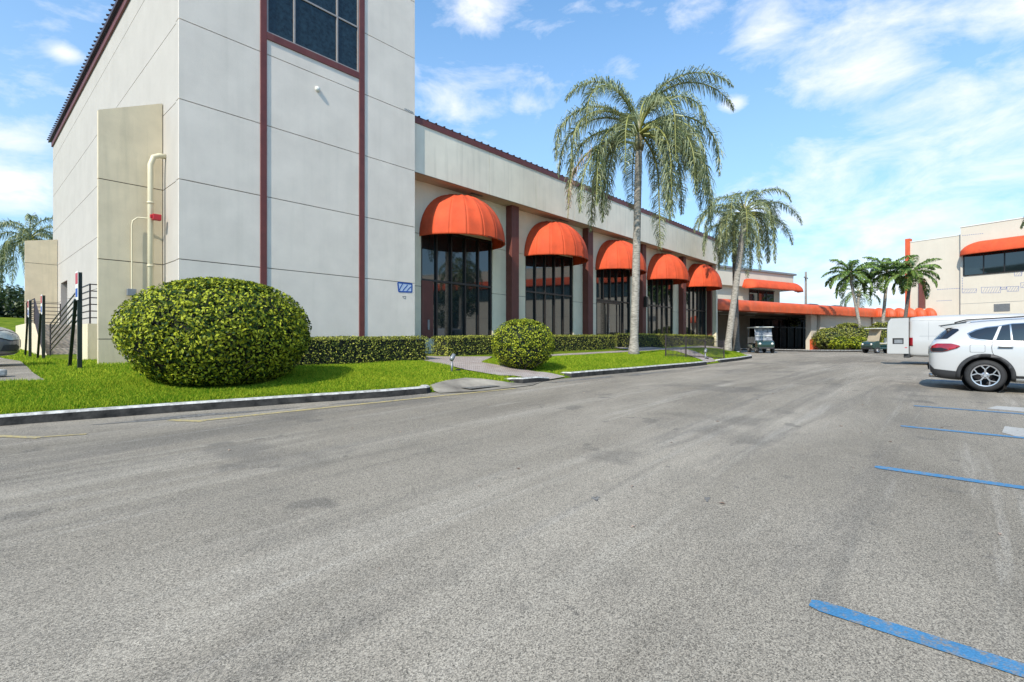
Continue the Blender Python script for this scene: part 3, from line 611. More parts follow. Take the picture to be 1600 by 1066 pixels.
# ------------------------------------------------------------------ vegetation builders
def leaf_quads(C, Nn, ln, wd, droop=0):
    k = len(C); rd = rng.normal(size=(k, 3)); T = rd - (rd * Nn).sum(1, keepdims=True) * Nn; T /= np.linalg.norm(T, axis=1, keepdims=True) + 1e-9
    T[:, 2] -= droop; S = np.cross(Nn, T); S /= np.linalg.norm(S, axis=1, keepdims=True) + 1e-9
    l = ln * rng.uniform(.6, 1.3, (k, 1)); w = wd * rng.uniform(.7, 1.2, (k, 1))
    V = np.stack([C - T * l * .5, C + S * w * .5 + Nn * w * .18, C + T * l * .5, C - S * w * .5 + Nn * w * .18], 1); return V.reshape(-1, 3)
def bush(name, loc, rx, ry, h, n, leaf, m, label, cat, group=None, prof=None, box=False, lumps=.05, spread=.12):
    t = thing(name, loc, label, cat, group)
    n2 = int(n * 1.0); seedp = rng.uniform(0, 6, 6)
    if box:
        # surface of a box with soft edges
        L_, D_, H_ = rx, ry, h; ar = [L_ * D_, L_ * H_, L_ * H_, D_ * H_, D_ * H_]; pr = np.array(ar) / sum(ar); fc = rng.choice(5, n2, p=pr)
        u = rng.uniform(-.5, .5, n2); v = rng.uniform(-.5, .5, n2); C = np.zeros((n2, 3)); Nn = np.zeros((n2, 3))
        for f, (cc, nn) in enumerate(((lambda u, v: (u * L_, v * D_, H_ + 0 * u), (0, 0, 1)), (lambda u, v: (u * L_, -D_ / 2 + 0 * u, (v + .5) * H_), (0, -1, 0)), (lambda u, v: (u * L_, D_ / 2 + 0 * u, (v + .5) * H_), (0, 1, 0)),
                                      (lambda u, v: (-L_ / 2 + 0 * u, u * D_, (v + .5) * H_), (-1, 0, 0)), (lambda u, v: (L_ / 2 + 0 * u, u * D_, (v + .5) * H_), (1, 0, 0)))):
            mk = fc == f; C[mk] = np.stack(cc(u[mk], v[mk]), 1); Nn[mk] = nn
        C += Nn * (-rng.uniform(0, spread, (n2, 1)) + lumps * (np.sin(C[:, :1] * 3 + seedp[0]) + np.sin(C[:, :1] * 7.3 + C[:, 2:] * 5 + seedp[1]) * .7))
        e = .12; q = np.maximum(np.abs(C[:, 0]) - (L_ / 2 - e), 0) / e * (np.maximum(C[:, 2] - (H_ - e), 0) / e); C[:, 2] -= q * .06
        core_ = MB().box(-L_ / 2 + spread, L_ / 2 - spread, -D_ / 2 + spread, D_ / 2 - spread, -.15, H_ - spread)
        core_.build('dark_core', M_CORE, t)  # dark block fills the hedge, standing in for shade behind the leaves
    else:
        prof = prof or (lambda s: (max(0, 1 - abs(2 * s - 1) ** 2.4)) ** .5 * (.78 + .22 * ss(s / .45)))
        s_ = rng.uniform(0, 1, n2) ** .85; a = rng.uniform(0, 2 * PI, n2); pr = np.array([prof(x) for x in s_])
        lump = 1 + lumps * (np.sin(3 * a + seedp[0] + 4 * s_) + .8 * np.sin(7 * a + seedp[1] - 6 * s_) + .6 * np.sin(13 * a + 9 * s_ + seedp[2]))
        dp = 1 - rng.uniform(0, spread, n2) ** 1.0 / max(rx, .5)
        C = np.stack([rx * pr * np.cos(a) * lump * dp, ry * pr * np.sin(a) * lump * dp, h * s_ * (1 - (1 - dp) * (s_ > .5)) + .02], 1)
        Nn = np.stack([np.cos(a) * pr / rx, np.sin(a) * pr / ry, (2 * s_ - .9) * 1.3 / h], 1); Nn /= np.linalg.norm(Nn, axis=1, keepdims=True)
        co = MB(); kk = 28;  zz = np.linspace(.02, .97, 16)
        co.lathe([(max(.01, prof(z) * rx * (.93 if z > .1 else .6) - spread * .6), (z * .95) * h) for z in zz], kk, Matrix.Diagonal((1, ry / rx, 1, 1))); co.build('dark_core', M_CORE, t, smooth=True)  # solid dark core stops see-through, imitating shade deep in the shrub
        tw = MB()
        for q in range(16):
            a0 = q * .7 + rng.uniform(0, .5); r0 = rx * .25; p1 = (r0 * math.cos(a0), r0 * math.sin(a0), 0); r1 = rx * .80; z1_ = h * rng.uniform(.16, .34)
            tw.tube([p1, (rx * .5 * math.cos(a0 + .1), ry * .5 * math.sin(a0 + .1), z1_ * .45), (r1 * math.cos(a0 + .25), r1 * math.sin(a0 + .25), z1_)], [.022, .014, .006], 5, cap=False)
        tw.build('stems', M_WOOD, t, smooth=True)
        # cap the top well
        k2 = n2 // 6; rr_ = np.sqrt(rng.uniform(0, .30, k2)); aa = rng.uniform(0, 2 * PI, k2)
        C2 = np.stack([rx * rr_ * np.cos(aa), ry * rr_ * np.sin(aa), h * (1 - .5 * (1 - np.sqrt(np.maximum(0, 1 - (rr_ / 1.05) ** 2.4)))) - rng.uniform(0, spread * .6, k2)], 1)
        C2[:, 2] = h * (.5 + .5 * (np.maximum(1 - rr_ ** 2, 0)) ** (1 / 2.4)) - rng.uniform(0, spread * .5, k2)
        N2 = np.stack([rr_ * np.cos(aa) * .5, rr_ * np.sin(aa) * .5, np.ones(k2)], 1); C = np.vstack([C, C2]); Nn = np.vstack([Nn, N2 / np.linalg.norm(N2, axis=1, keepdims=True)])
    gap = np.sin(C[:, 0] * 9.1 + seedp[3]) * np.sin(C[:, 1] * 8.3 + seedp[4]) * np.sin(C[:, 2] * 10.7 + seedp[5]) + .5 * np.sin(C[:, 0] * 23 + C[:, 2] * 19)
    kp = rng.uniform(-.9, 1.1, len(C)) + gap * .62 > -.30; C = C[kp]; Nn = Nn[kp]
    Nn = Nn + rng.normal(size=Nn.shape) * .55; Nn /= np.linalg.norm(Nn, axis=1, keepdims=True)
    np_mesh('foliage', leaf_quads(C, Nn, leaf, leaf * .52), 4, m, t)
    return t
def frond(VL, VS, base, az, el, L_, curve, leaf, per, m_w=.03, plum=.5, droop=.9, width=1.0, twist=0, k0=.18, pw=1.15):
    seg = 16; p = Vector(base); pts = [p.copy()]; ang = el
    side0 = Vector((-math.sin(az), math.cos(az), 0))
    for i in range(seg):
        t = (i + .5) / seg; ang2 = max(el - curve * t ** pw, -1.52); d = Vector((math.cos(az) * math.cos(ang2), math.sin(az) * math.cos(ang2), math.sin(ang2)))
        p = p + d * (L_ / seg); pts.append(p.copy())
    VS.tube(pts, [.03 * (1 - .85 * i / seg) * (L_ / 3) + .004 for i in range(seg + 1)], 5, cap=False)
    A = np.array([tuple(q) for q in pts]); tt = np.linspace(k0, 1, per); out_ = []
    for sgn in (-1, 1):
        idx = tt * seg; i0 = np.minimum(idx.astype(int), seg - 1); fr_ = (idx - i0)[:, None]
        Pp = A[i0] * (1 - fr_) + A[i0 + 1] * fr_; D = A[i0 + 1] - A[i0]; D /= np.linalg.norm(D, axis=1, keepdims=True)
        S = np.array(side0) * sgn; lenp = leaf * (np.sin(np.clip((tt - k0 * .6) / (1 - k0 * .6), 0, 1) * PI * .86 + .32) ** .8)[:, None] * rng.uniform(.8, 1.1, (per, 1))
        U = np.cross(D, S); pl = rng.normal(size=(per, 1)) * plum
        d1 = S * 1.0 * width + D * .6 + U * pl * .7 * sgn; d1 /= np.linalg.norm(d1, axis=1, keepdims=True)
        d2 = d1 * (1 - droop * .75) + D * .1 + np.array([0, 0, -1.0]) * droop * rng.uniform(.6, 1.2, (per, 1)); d2 /= np.linalg.norm(d2, axis=1, keepdims=True)
        wv = np.cross(d1, np.array([0, 0, 1.0]) + rng.normal(size=(per, 3)) * .5); wv /= np.linalg.norm(wv, axis=1, keepdims=True) + 1e-9
        a = Pp; b = Pp + d1 * lenp * .5; c = b + d2 * lenp * .5; w = m_w
        out_.append(np.stack([a - wv * w * .4, a + wv * w * .4, b + wv * w * .55, b - wv * w * .55], 1).reshape(-1, 3))
        out_.append(np.stack([b - wv * w * .55, b + wv * w * .55, c + wv * w * .12, c - wv * w * .12], 1).reshape(-1, 3))
    VL.append(np.vstack(out_))
def palm(name, base, crown, tr0, tr1, fronds, L_, leaf, per, mleaf, mtrunk, label, group=None, plum=.5, droop=.9, w=.03, bend=.0, queen=True, shaft=True, extra=None, cat='palm tree', seed=1):
    rd = random.Random(seed); base = Vector(base); crown = Vector(crown); t = thing(name, base, label, cat, group)
    d = crown - base; mb = MB(); n = 40; pts = []; rs = []
    for i in range(n + 1):
        s = i / n; p = Vector((d.x * s, d.y * s, d.z * s)) + Vector((1, .3, 0)) * bend * math.sin(PI * s); pts.append(p - (Vector((0, 0, .15)) if i == 0 else Vector()))
        fl = 1 + .45 * max(0, 1 - s * 14); rs.append((tr0 + (tr1 - tr0) * s) * fl * (1 + .035 * (i % 2)))
    mb.tube(pts, rs, 14); mb.build('trunk', mtrunk, t, smooth=True)
    VL = []; VS = MB()
    if shaft:
        sh = MB(); c = d
        sh.tube([c - d.normalized() * .15, c + Vector((0, 0, L_ * .06)), c + Vector((0, 0, L_ * .16)), c + Vector((0, 0, L_ * .26))], [tr1 * 1.05, tr1 * 1.25, tr1 * .9, tr1 * .4], 10)
        for k in range(9): a = k * 2.4; sh.tube([c + Vector((math.cos(a) * tr1, math.sin(a) * tr1, -.12)), c + Vector((math.cos(a) * tr1 * 1.9, math.sin(a) * tr1 * 1.9, .22))], [.07, .02], 6)
        sh.build('crownshaft', M_SHAFT, t, smooth=True)
    c = d + Vector((0, 0, L_ * .1))
    for k in range(fronds):
        s = k / (fronds - 1); az = k * 2.39996 + rd.uniform(-.25, .25)
        if queen: el = R(86) - R(84) * s ** .95 + rd.uniform(-.12, .12); cv = R(165) + R(30) * (1 - abs(2 * s - .9)) + rd.uniform(-.3, .3); l = L_ * rd.uniform(.8, 1.1)
        else: el = R(78) - R(85) * s + rd.uniform(-.1, .1); cv = R(80) + R(35) * s + rd.uniform(-.1, .15); l = L_ * rd.uniform(.85, 1.05)
        frond(VL, VS, c, az, el, l, cv, leaf, per, w, plum, droop, pw=(1.25 - .5 * s) if queen else 1.15)
    for ex in (extra or []): frond(VL, VS, c, *ex, leaf, per, w, plum, droop)
    cr = np_mesh('crown', np.vstack(VL), 4, mleaf, t); VS.build('frond_stalks', M_STALK, cr, smooth=True)
    return t
def tree(name, base, h, r, n, leaf, label, group=None, m=None, trunk=.2, crown_z=.4):
    t = thing(name, base, label, 'tree', group); mb = MB(); mb.tube([(0, 0, -.3), (.05 * h * .1, 0, h * .3), (0, .03 * h, h * .7)], [trunk, trunk * .7, trunk * .25], 9)
    blobs = []
    for k in range(16):
        a = k * 2.4; rr_ = r * .62 * math.sqrt((k + .5) / 16); z = h * (crown_z + (1 - crown_z) * random.uniform(.15, .85)); z = min(z, h - r * .22)
        p = Vector((rr_ * math.cos(a), rr_ * math.sin(a), z)); blobs.append((p, r * random.uniform(.28, .46))); mb.tube([(0, 0, h * .3), p * .6 + Vector((0, 0, h * .14)), p], [trunk * .4, trunk * .2, trunk * .06], 5, cap=False)
    mb.build('trunk', M_WOOD, t, smooth=True); Cs = []; Ns = []
    for p, q in blobs:
        k = n // 16; v = rng.normal(size=(k, 3)); v /= np.linalg.norm(v, axis=1, keepdims=True); rad = q * rng.uniform(.55, 1.08, (k, 1)); Cs.append(np.array(p) + v * rad * np.array([1, 1, .8])); Ns.append(v)
    C = np.vstack(Cs); Nn = np.vstack(Ns) + rng.normal(size=(len(C), 3)) * .6; Nn /= np.linalg.norm(Nn, axis=1, keepdims=True)
    np_mesh('crown', leaf_quads(C, Nn, leaf, leaf * .6), 4, m or M_LEAF4, t); return t

# ------------------------------------------------------------------ shrubs, hedges, palms
def gz(x, y): return lawn_z(x, y)
bush('round_shrub', (3.72, 11.35, gz(3.72, 10.6) - .03), 1.76, 1.7, 2.16, 42000, .078, M_LEAF, 'very large clipped dome shrub on the lawn in front of the corner block', 'shrub', 'clipped round shrubs', lumps=.034, spread=.22,
     prof=lambda s: (max(0, 1 - abs(2 * s - 1) ** 2.25)) ** .5 * (.92 + .08 * ss(s / .42)) + .22 * max(0, 1 - s / .22))
bush('round_shrub', (10.8, 9.3, gz(10.8, 9.1) - .03), 0.90, .9, 1.46, 13000, .062, M_LEAF, 'small clipped ball shrub beside the brick path', 'shrub', 'clipped round shrubs', lumps=.012, spread=.12,
     prof=lambda s: (max(0, 1 - abs(2 * s - 1) ** 2.5)) ** .5 * (.85 + .15 * ss(s / .4)))
def hedge(x0, x1, y0, y1, h, label, n): 
    xm = (x0 + x1) / 2; ym = (y0 + y1) / 2; t = bush('hedge', (xm, ym, gz(xm, y0)), x1 - x0, y1 - y0, h, n, .06, M_LEAF2, label, 'hedge', 'low box-clipped hedges along the wall', box=True, lumps=.012, spread=.1)
    t.rotation_euler = (0, -math.atan2(gz(x1, y0) - gz(x0, y0), x1 - x0), 0)
hedge(5.2, 10.35, 12.9, 14.2, .80, 'box-clipped hedge between the very large dome shrub and the brick path', 16000)
hedge(12.0, 16.4, 13.9, 14.9, .76, 'short box-clipped hedge under the first awning window, behind the small ball shrub', 11000)
hedge(17.2, 23.9, 13.9, 14.9, .78, 'box-clipped hedge under the second awning window left of the entrance door', 13000)
hedge(25.3, 38.2, 13.9, 14.9, .80, 'long box-clipped hedge behind the tallest palm under the last two awning windows', 18000)
pb = ground_at(990, 556, gz); pc = at(998, 230, 20.9)
pb = (at(990, 550, 20.9).x, at(990, 550, 20.9).y, gz(at(990, 550, 20.9).x, at(990, 550, 20.9).y))
palm('queen_palm', pb, pc, .17, .135, 24, 5.0, .74, 150, M_QFROND, M_TRUNK, 'tallest queen palm, drooping grey-green crown, on the grass by the third awning', plum=.6, droop=.78, w=.026, seed=5, bend=.05,
     extra=[(R(-48), R(84), 5.6, R(150)), (R(-62), R(88), 5.2, R(140)), (R(135), R(62), 5.4, R(175)), (R(-48), R(50), 5.3, R(170)), (R(140), R(20), 5.2, R(150)), (R(-30), R(25), 5.3, R(155)), (R(-70), R(0), 5.2, R(120)), (R(-110), R(10), 5.2, R(130)), (R(160), R(-5), 5.2, R(100)), (R(-45), R(-5), 5.6, R(105))])
q = at(975, 262, 20.6); # one dry frond hanging from the same crown
VL = []; VS = MB(); frond(VL, VS, (0, 0, .1), R(150), R(8), 5.4, R(120), .5, 110, .022, .7, .8)
pt = [o for o in bpy.data.objects if o.name == 'queen_palm'][0]
dv = Vector(pc) - Vector(pb)
df_ = np_mesh('dry_frond', np.vstack(VL) + np.array(dv), 4, M_DRYF, pt)
VSo = VS.build('frond_stalk', M_STALK, df_); 
for v in VSo.data.vertices: v.co += dv
def gpt(px, Y, f=gz): p = at(px, 540, Y); return Vector((p.x, p.y, f(p.x, p.y) - .02))
palm('queen_palm', gpt(1136, 32.5), at(1163, 345, 32.5), .21, .16, 22, 4.2, .60, 110, M_QFROND, M_TRUNK, 'queen palm with pale trunk leaning right across its darker twin near the golf cart', 'pair of crossing queen palms', plum=.6, droop=.7, w=.032, seed=9, bend=.15, extra=[(R(-48), R(45), 4.6, R(120)), (R(-40), R(15), 4.4, R(95)), (R(135), R(40), 4.4, R(130))])
palm('queen_palm', gpt(1151, 35.5), at(1147, 365, 36.5), .20, .15, 16, 3.9, .60, 110, M_QFROND, M_TRUNKD, 'queen palm with dark upright trunk behind the leaning pale one', 'pair of crossing queen palms', plum=.6, droop=.7, w=.038, seed=4)
RG = 'slender feather palms among the far bushes'
for (bx_, cx_, cy_, Y, lab, sd) in ((1350, 1329, 436, 46, 'leftmost slender feather palm in the far planting, trunk leaning left', 3), (1376, 1386, 432, 46, 'middle slender feather palm between two others in the far planting', 6), (1408, 1423, 434, 44, 'feather palm with dark upper trunk nearest the open van', 8)):
    b_ = at(bx_, 545, Y); palm('feather_palm', (b_.x, b_.y, road(b_.x, b_.y)), at(cx_, cy_, Y), .15, .12, 20, 2.75, .6, 60, M_RFROND, M_TRUNK if sd != 8 else M_TRUNKD, lab, RG, plum=.3, droop=.7, w=.065, queen=False, seed=sd, bend=-.12 if sd == 3 else .1)
b_ = at(1341, 545, 60); palm('feather_palm', (b_.x, b_.y, .9), at(1341, 462, 60), .16, .12, 15, 3.2, .6, 50, M_RFROND, M_TRUNK, 'small feather palm standing farther off behind the orange fascia', None, plum=.25, droop=.5, w=.05, queen=False, seed=12)
palm('queen_palm', (Vector((5.0, 49.5, .9))), at(46, 385, 43), .2, .15, 24, 5.0, .75, 90, M_QFROND, M_TRUNKD, 'queen palm rising behind the far wing wall at the left edge', None, plum=.7, droop=.9, w=.045, seed=14)
b_ = Vector((33.0, -4.15, road(33, -4.15))); palm('queen_palm', b_, Vector((33.1, -4.2, 7.6)), .2, .16, 22, 3.6, .6, 80, M_QFROND, M_TRUNK, 'palm beyond the right edge whose frond tips hang over the pale building', None, plum=.6, droop=.9, w=.04, seed=3, extra=[(R(132), R(25), 3.6, R(95)), (R(120), R(5), 3.3, R(70))])
# far bushes
FB = 'bushes in the far planting'
for i, (px, Y, rx, h, n, lab, m) in enumerate(((1296, 45.5, 1.7, 2.1, 5500, 'leftmost far bush, beside the low orange wall', M_LEAF3), (1325, 46.5, 1.9, 2.6, 6500, 'tall dark far bush left of the leaning palm trunk', M_LEAF3), (1352, 46, 1.6, 2.2, 5000, 'far bush around the foot of the leaning palm', M_LEAF3),
                             (1378, 46.5, 1.7, 2.7, 6000, 'far bush behind the green golf cart', M_LEAF3), (1400, 45.8, 1.5, 2.4, 5000, 'rightmost far bush, partly behind the open van door', M_LEAF3), (1311, 44.2, 1.1, 1.3, 3500, 'low yellowish far bush in front of the dark one', M_LEAF), (1340, 44.4, 1.2, 1.3, 3500, 'low bright far bush in front of the leaning palm', M_LEAF), (1364, 44.6, .9, 1.2, 2600, 'low far bush just left of the green golf cart', M_LEAF))):
    p = at(px, 545, Y); bush('bush', (p.x, p.y, road(p.x, p.y) - .05), rx, rx * .8, h, n, .17, m, lab, 'bush', FB, lumps=.09, spread=.35)
# wood beyond the lawn at far left
Cs = []; Ns = []
for k in range(150):
    x = -22 + k * .33 + random.uniform(-2, 2); y = 86 + random.uniform(-3, 6); z = rise(x, y) + random.uniform(.2, 3.2) ; q = random.uniform(1.2, 2.2)
    v = rng.normal(size=(260, 3)); v /= np.linalg.norm(v, axis=1, keepdims=True); Cs.append(np.array([x, y, z]) + v * q * rng.uniform(.6, 1.1, (260, 1))); Ns.append(v)
C = np.vstack(Cs); Nn = np.vstack(Ns) + rng.normal(size=(len(C), 3)) * .5; Nn /= np.linalg.norm(Nn, axis=1, keepdims=True)
tag(np_mesh('distant_wood', leaf_quads(C, Nn, .42, .3), 4, M_LEAF4), kind='stuff')
# trees across the car park, seen mirrored in the windows
for i, (x, y, h, r, lab) in enumerate(((30, -17, 8, 4.2, 'broad leafy tree across the car park, nearest the parked cars'), (41, -14, 7, 3.5, 'round leafy tree across the car park near the pale building'), (20, -20, 9, 4.5, 'tall leafy tree across the car park, farthest from the pale building'))):
    tree('leafy_tree', (x, y, road(x, y)), h, r, 5000, .3, lab, 'trees across the car park')

# ------------------------------------------------------------------ grass blades
def inside(X, Y, poly):
    r = np.zeros(len(X), bool); n = len(poly)
    for i in range(n):
        x0, y0 = poly[i]; x1, y1 = poly[(i + 1) % n]
        c = ((y0 > Y) != (y1 > Y)) & (X < (x1 - x0) * (Y - y0) / ((y1 - y0) if y1 != y0 else 1e-9) + x0); r ^= c
    return r
blV = []
for (x0, x1, d0, d1, n, h) in ((-2, 7.5, .12, 2.6, 150000, .055), (-2, 12, 2.0, 5.5, 90000, .06), (7.5, 21, .12, 4.2, 110000, .05), (21, 33, .12, 4, 40000, .06), (-6, 4, 5, 22, 60000, .075)):
    X = rng.uniform(x0, x1, n); Y = np.array([curb_y(a) for a in X]) + rng.uniform(d0, d1, n)
    ok = ~inside(X, Y, lot) & ~inside(X, Y, pathA) & ~inside(X, Y, pathB) & ~inside(X, Y, apron) & ((X < 3.9) | (Y < 14.9)) & ~((X > 2.3) & (X < 4) & (Y > 20.2)) & ~((X - 3.72) ** 2 + (Y - 11.35) ** 2 < 1.2)
    X = X[ok]; Y = Y[ok]; k = len(X); Z = np.array([lawn_z(a, b) for a, b in zip(X, Y)]); a = rng.uniform(0, 2 * PI, k); hh = h * rng.uniform(.5, 1.3, k) * (1 + .25 * np.sin(X * 2.3) * np.sin(Y * 3.1)); w = .0055 + .0003 * np.abs(Y)
    lx_ = rng.normal(size=k) * .028; ly_ = rng.normal(size=k) * .028
    A = np.stack([X - np.cos(a) * w, Y - np.sin(a) * w, Z], 1); Bq = np.stack([X + np.cos(a) * w, Y + np.sin(a) * w, Z], 1); Cq = np.stack([X + lx_, Y + ly_, Z + hh], 1)
    blV.append(np.stack([A, Bq, Cq], 1).reshape(-1, 3))
tag(np_mesh('grass', np.vstack(blV), 3, M_GRASSB), 'short bright green grass covering the lawns', kind='stuff')

# ------------------------------------------------------------------ far complex (rotated)
TH = math.atan2(-.304, .952)
def frame_T(o): return o
# entrance building: local x runs along its front, local y away from us
FS = 1.093; e0 = at(1111, 533, 38.6 * FS); E0 = thing('entrance_building', (e0.x, e0.y, -.14), 'low cream building with orange fascia over a dark drive-through entrance and an upper storey', 'building', rz=TH)  # entrance building and side wing enlarged and pushed back about the camera
E0.scale = (FS,) * 3; hb = 1.5 + 2.40; ht = hb + .86
def round_fascia(mb, x0, x1, y, z0, z1, dep=.55, n=8, seg=1):
    pr = [(y, z0)] + [(y - dep * math.sin(PI / 2 * i / n) * 1.0 + .0, z0 + .12 + (z1 - z0 - .12) * (i / n)) for i in range(0)] 
    pr = [(y - dep, z0)] + [(y - dep * math.cos(PI / 2 * i / n) ** .8, z0 + .3 + (z1 - z0 - .3) * math.sin(PI / 2 * i / n)) for i in range(n + 1)]
    k = max(1, int((x1 - x0) / 1.5)); b = len(mb.v)
    for i in range(k + 1):
        x = x0 + (x1 - x0) * i / k
        for (a, z) in pr: mb.v.append((x, a, z))
    m_ = len(pr)
    for i in range(k):
        for j in range(m_ - 1): mb.f.append((b + i * m_ + j, b + (i + 1) * m_ + j, b + (i + 1) * m_ + j + 1, b + i * m_ + j + 1)); mb.mi.append(0)
    return mb
fz = MB(); round_fascia(fz, .1, 15.2, 0, hb, ht, .5); fz.add([(.1, -.5, hb), (15.2, -.5, hb), (15.2, .6, hb), (.1, .6, hb)], [(0, 1, 2, 3)]); fz.add([(15.2, -.5, hb), (15.2, .6, hb), (15.2, .6, ht), (15.2, 0, ht), (15.2, -.4, ht - .3)], [(0, 1, 2, 3, 4)])
can = fz.build('canopy_fascia', M_ORANGE, E0, solid=.03)
MB().box(.02, .1, -.45, .6, hb, ht).build('canopy_end', M_COLM, E0)
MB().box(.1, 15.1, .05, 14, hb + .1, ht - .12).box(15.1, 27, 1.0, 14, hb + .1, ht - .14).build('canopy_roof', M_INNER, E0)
for x in (3.2, 8.0, 12.0):
    for y in (2, 5): MB().box(x - .6, x + .6, y - .15, y + .15, hb + .07, hb + .1).build('ceiling_light', M_WHITEP, E0)
MB().box(14.1, 15.0, .3, .8, -.2 + .6, hb + .1).build('canopy_pier', M_CREAM, E0)
MB().box(14.1, 14.99, .25, .296, .4, 1.85).build('pier_base', M_COLM, E0)
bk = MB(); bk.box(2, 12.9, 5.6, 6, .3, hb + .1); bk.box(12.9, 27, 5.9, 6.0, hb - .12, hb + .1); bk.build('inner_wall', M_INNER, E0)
gb = MB().box(12.9, 27, 6.1, 6.2, .5, hb - .1).build('entrance_glass', M_DGLASS, E0); mf = MB()
for i in range(10): x = 12.95 + i * 1.41; mf.box(x - .04, x + .04, 6.0, 6.09, .5, hb - .3)
mf.box(12.9, 24.3, 6.02, 6.08, 2.9, 3.0); mf.build('glass_frame', M_FRAME, gb)
MB().prism([(11.7, -.9), (11.7, -1.2), (14.6, -1.9), (14.6, -1.6)], .4, 1.65).build('planter_wall', M_ORANGE, E0)
# upper storey
us = MB(); us.box(4, 22.3, 6.78, 16, 7.05, 8.7); us.box(4, 20.6, 7.3, 16, 4.7, 7.05); us.build('upper_wall', M_CREAM, E0)
MB().box(3.8, 22.6, 6.6, 16.1, 8.703, 8.9).build('roof_coping', M_GREYM, E0)
uwn = MB().box(15.2, 19.4, 7.22, 7.29, 5.3, 6.8).build('window', M_GLASS, E0); MB().box(16.6, 16.7, 7.16, 7.215, 5.3, 6.8).box(18.0, 18.1, 7.16, 7.215, 5.3, 6.8).box(15.15, 19.45, 7.15, 7.21, 6.8, 6.9).build('window_frame', M_FRAME, uwn)
aw = MB(); n = 10; x0, x1 = 13.3, 22.5; yq, zq0, zq1, dq = 6.77, 6.8, 7.85, 1.3
rings = []
for i in range(25):
    s = i / 24; x = x0 + (x1 - x0) * s; e = min(1, (1 - abs(2 * s - 1)) / .16); e = math.sqrt(1 - (1 - e) ** 2)
    rings.append([(x, yq - dq * (.25 + .75 * e) * math.sin(PI / 2 * j / n), zq0 + (zq1 - zq0) * (.12 + .88 * e) * math.cos(PI / 2 * j / n)) for j in range(n + 1)])
for r_ in rings: aw.v += r_
aw.f = [(i * (n + 1) + j, (i + 1) * (n + 1) + j, (i + 1) * (n + 1) + j + 1, i * (n + 1) + j + 1) for i in range(24) for j in range(n)]; aw.mi = [0] * len(aw.f)
aw.build('long_awning', M_AWN, E0, smooth=True, solid=.03)
# linked low wing to the right
e1 = at(1283, 533, 46.3 * FS); L1 = thing('side_wing', (e1.x, e1.y, -.14), 'single-storey cream wing with orange fascia behind the far bushes', 'building', rz=TH)
fz = MB(); round_fascia(fz, .05, 9.6, 0, hb, ht, .45); fz.add([(.05, -.45, hb), (9.6, -.45, hb), (9.6, .6, hb), (.05, .6, hb)], [(0, 1, 2, 3)]); fz.build('fascia', M_ORANGE, L1, solid=.03)
L1.scale = (FS,) * 3; I1 = (Matrix.Translation((e1.x, e1.y, -.14)) @ Matrix.Rotation(TH, 4, 'Z') @ Matrix.Scale(FS, 4)).inverted()
DH = 55.6; ha = I1 @ at(1364, 497, DH); hd = I1 @ at(1458, 497, DH); hdir = (hd - ha); hdir.z = 0; hl = hdir.length; hdir.normalize(); hrot = math.atan2(hdir.y, hdir.x)
for i in range(6):
    p_ = ha + hdir * (hl * (i + .5) / 6); d_m = awning_mesh(hl / 12 * 1.02, .9, .88, 4).build('scalloped_hood', M_ORANGE, L1, smooth=True, solid=.02)
    d_m.location = (p_.x, p_.y, hb + .05); d_m.rotation_euler = (0, 0, hrot)
Th = Matrix.Translation((ha.x, ha.y, 0)) @ Matrix.Rotation(hrot, 4, 'Z'); MB().box(0, hl, .02, .6, .4, hb + .85, Th).build('hood_wall', M_CREAM, L1)
MB().box(.05, 9.6, .1, .5, .3, hb + .3).build('wall', M_CREAM, L1)
MB().box(0, 9.6, .0, 8, ht - .05, ht + .03).build('flat_roof', M_GREYM, L1)
for x in (3.6, 8.1): MB().lathe([(1.0, 0), (.95, .25), (.6, .42), (0, .5)], 18, Matrix.Translation((x, 3, ht))).build('roof_vent', M_FRAME, L1, smooth=True)
# utility pole
p = at(1259, 533, 62); U_ = thing('utility_pole', (p.x, p.y, .8), 'thin grey utility pole rising behind the orange fascia', 'pole')
MB().tube([(0, 0, 0), (0, 0, 9.2)], [.17, .12], 10).build('pole', M_POLE, U_, smooth=True); MB().box(-.9, .9, -.06, .06, 8.4, 8.52).build('crossarm', M_POLE, U_)
# small broadleaf tree between
p = at(1222, 533, 60); tree('leafy_tree', (p.x, p.y, .8), 5.2, 2.2, 3500, .25, 'dark leafy tree peeping out beside the upper-storey window of the entrance building', None, M_LEAF3)

# right building: local x along its face from far to near, face looks towards local -y
p0 = at(1409, 533, 58); TH2 = math.atan2(-.952, -.304)
RB = thing('office_building', (p0.x, p0.y, 0), 'tall pale cream building at the right with a long red awning over dark windows', 'building', rz=TH2)
Ti = (Matrix.Translation(p0 - Vector((0, 0, 1.5))) @ Matrix.Rotation(TH2, 4, 'Z')).inverted()
nrm_ = Matrix.Rotation(TH2, 4, 'Z') @ Vector((0, 1, 0))
def on_rb(px, py, yl=0):
    d = ray(px, py); o = Vector((0, 0, 1.5)); org = Vector((p0.x, p0.y, 0)) + nrm_ * yl; t = (org - o).dot(nrm_) / d.dot(nrm_); return Ti @ (o + d * t)
xs = on_rb(1502.6, 430).x; zr1 = on_rb(1415, 380).z; zr2 = on_rb(1600, 345, .0).z
rw = MB(); rw.box(.8, xs, .0, 14, .3, zr1); rw.box(xs, 78, -.35, 14, .3, zr2 + .2); rw.build('wall', M_CREAM, RB)
MB().box(.8, xs, -.04, 14, zr1 + .002, zr1 + .09).box(xs - .04, 78.05, -.40, 14, zr2 + .202, zr2 + .30).build('roof_coping', M_WHITEP, RB)
MB().box(.35, .795, -.12, .5, .3, zr1 + .45).build('orange_pier', M_ORANGE, RB)
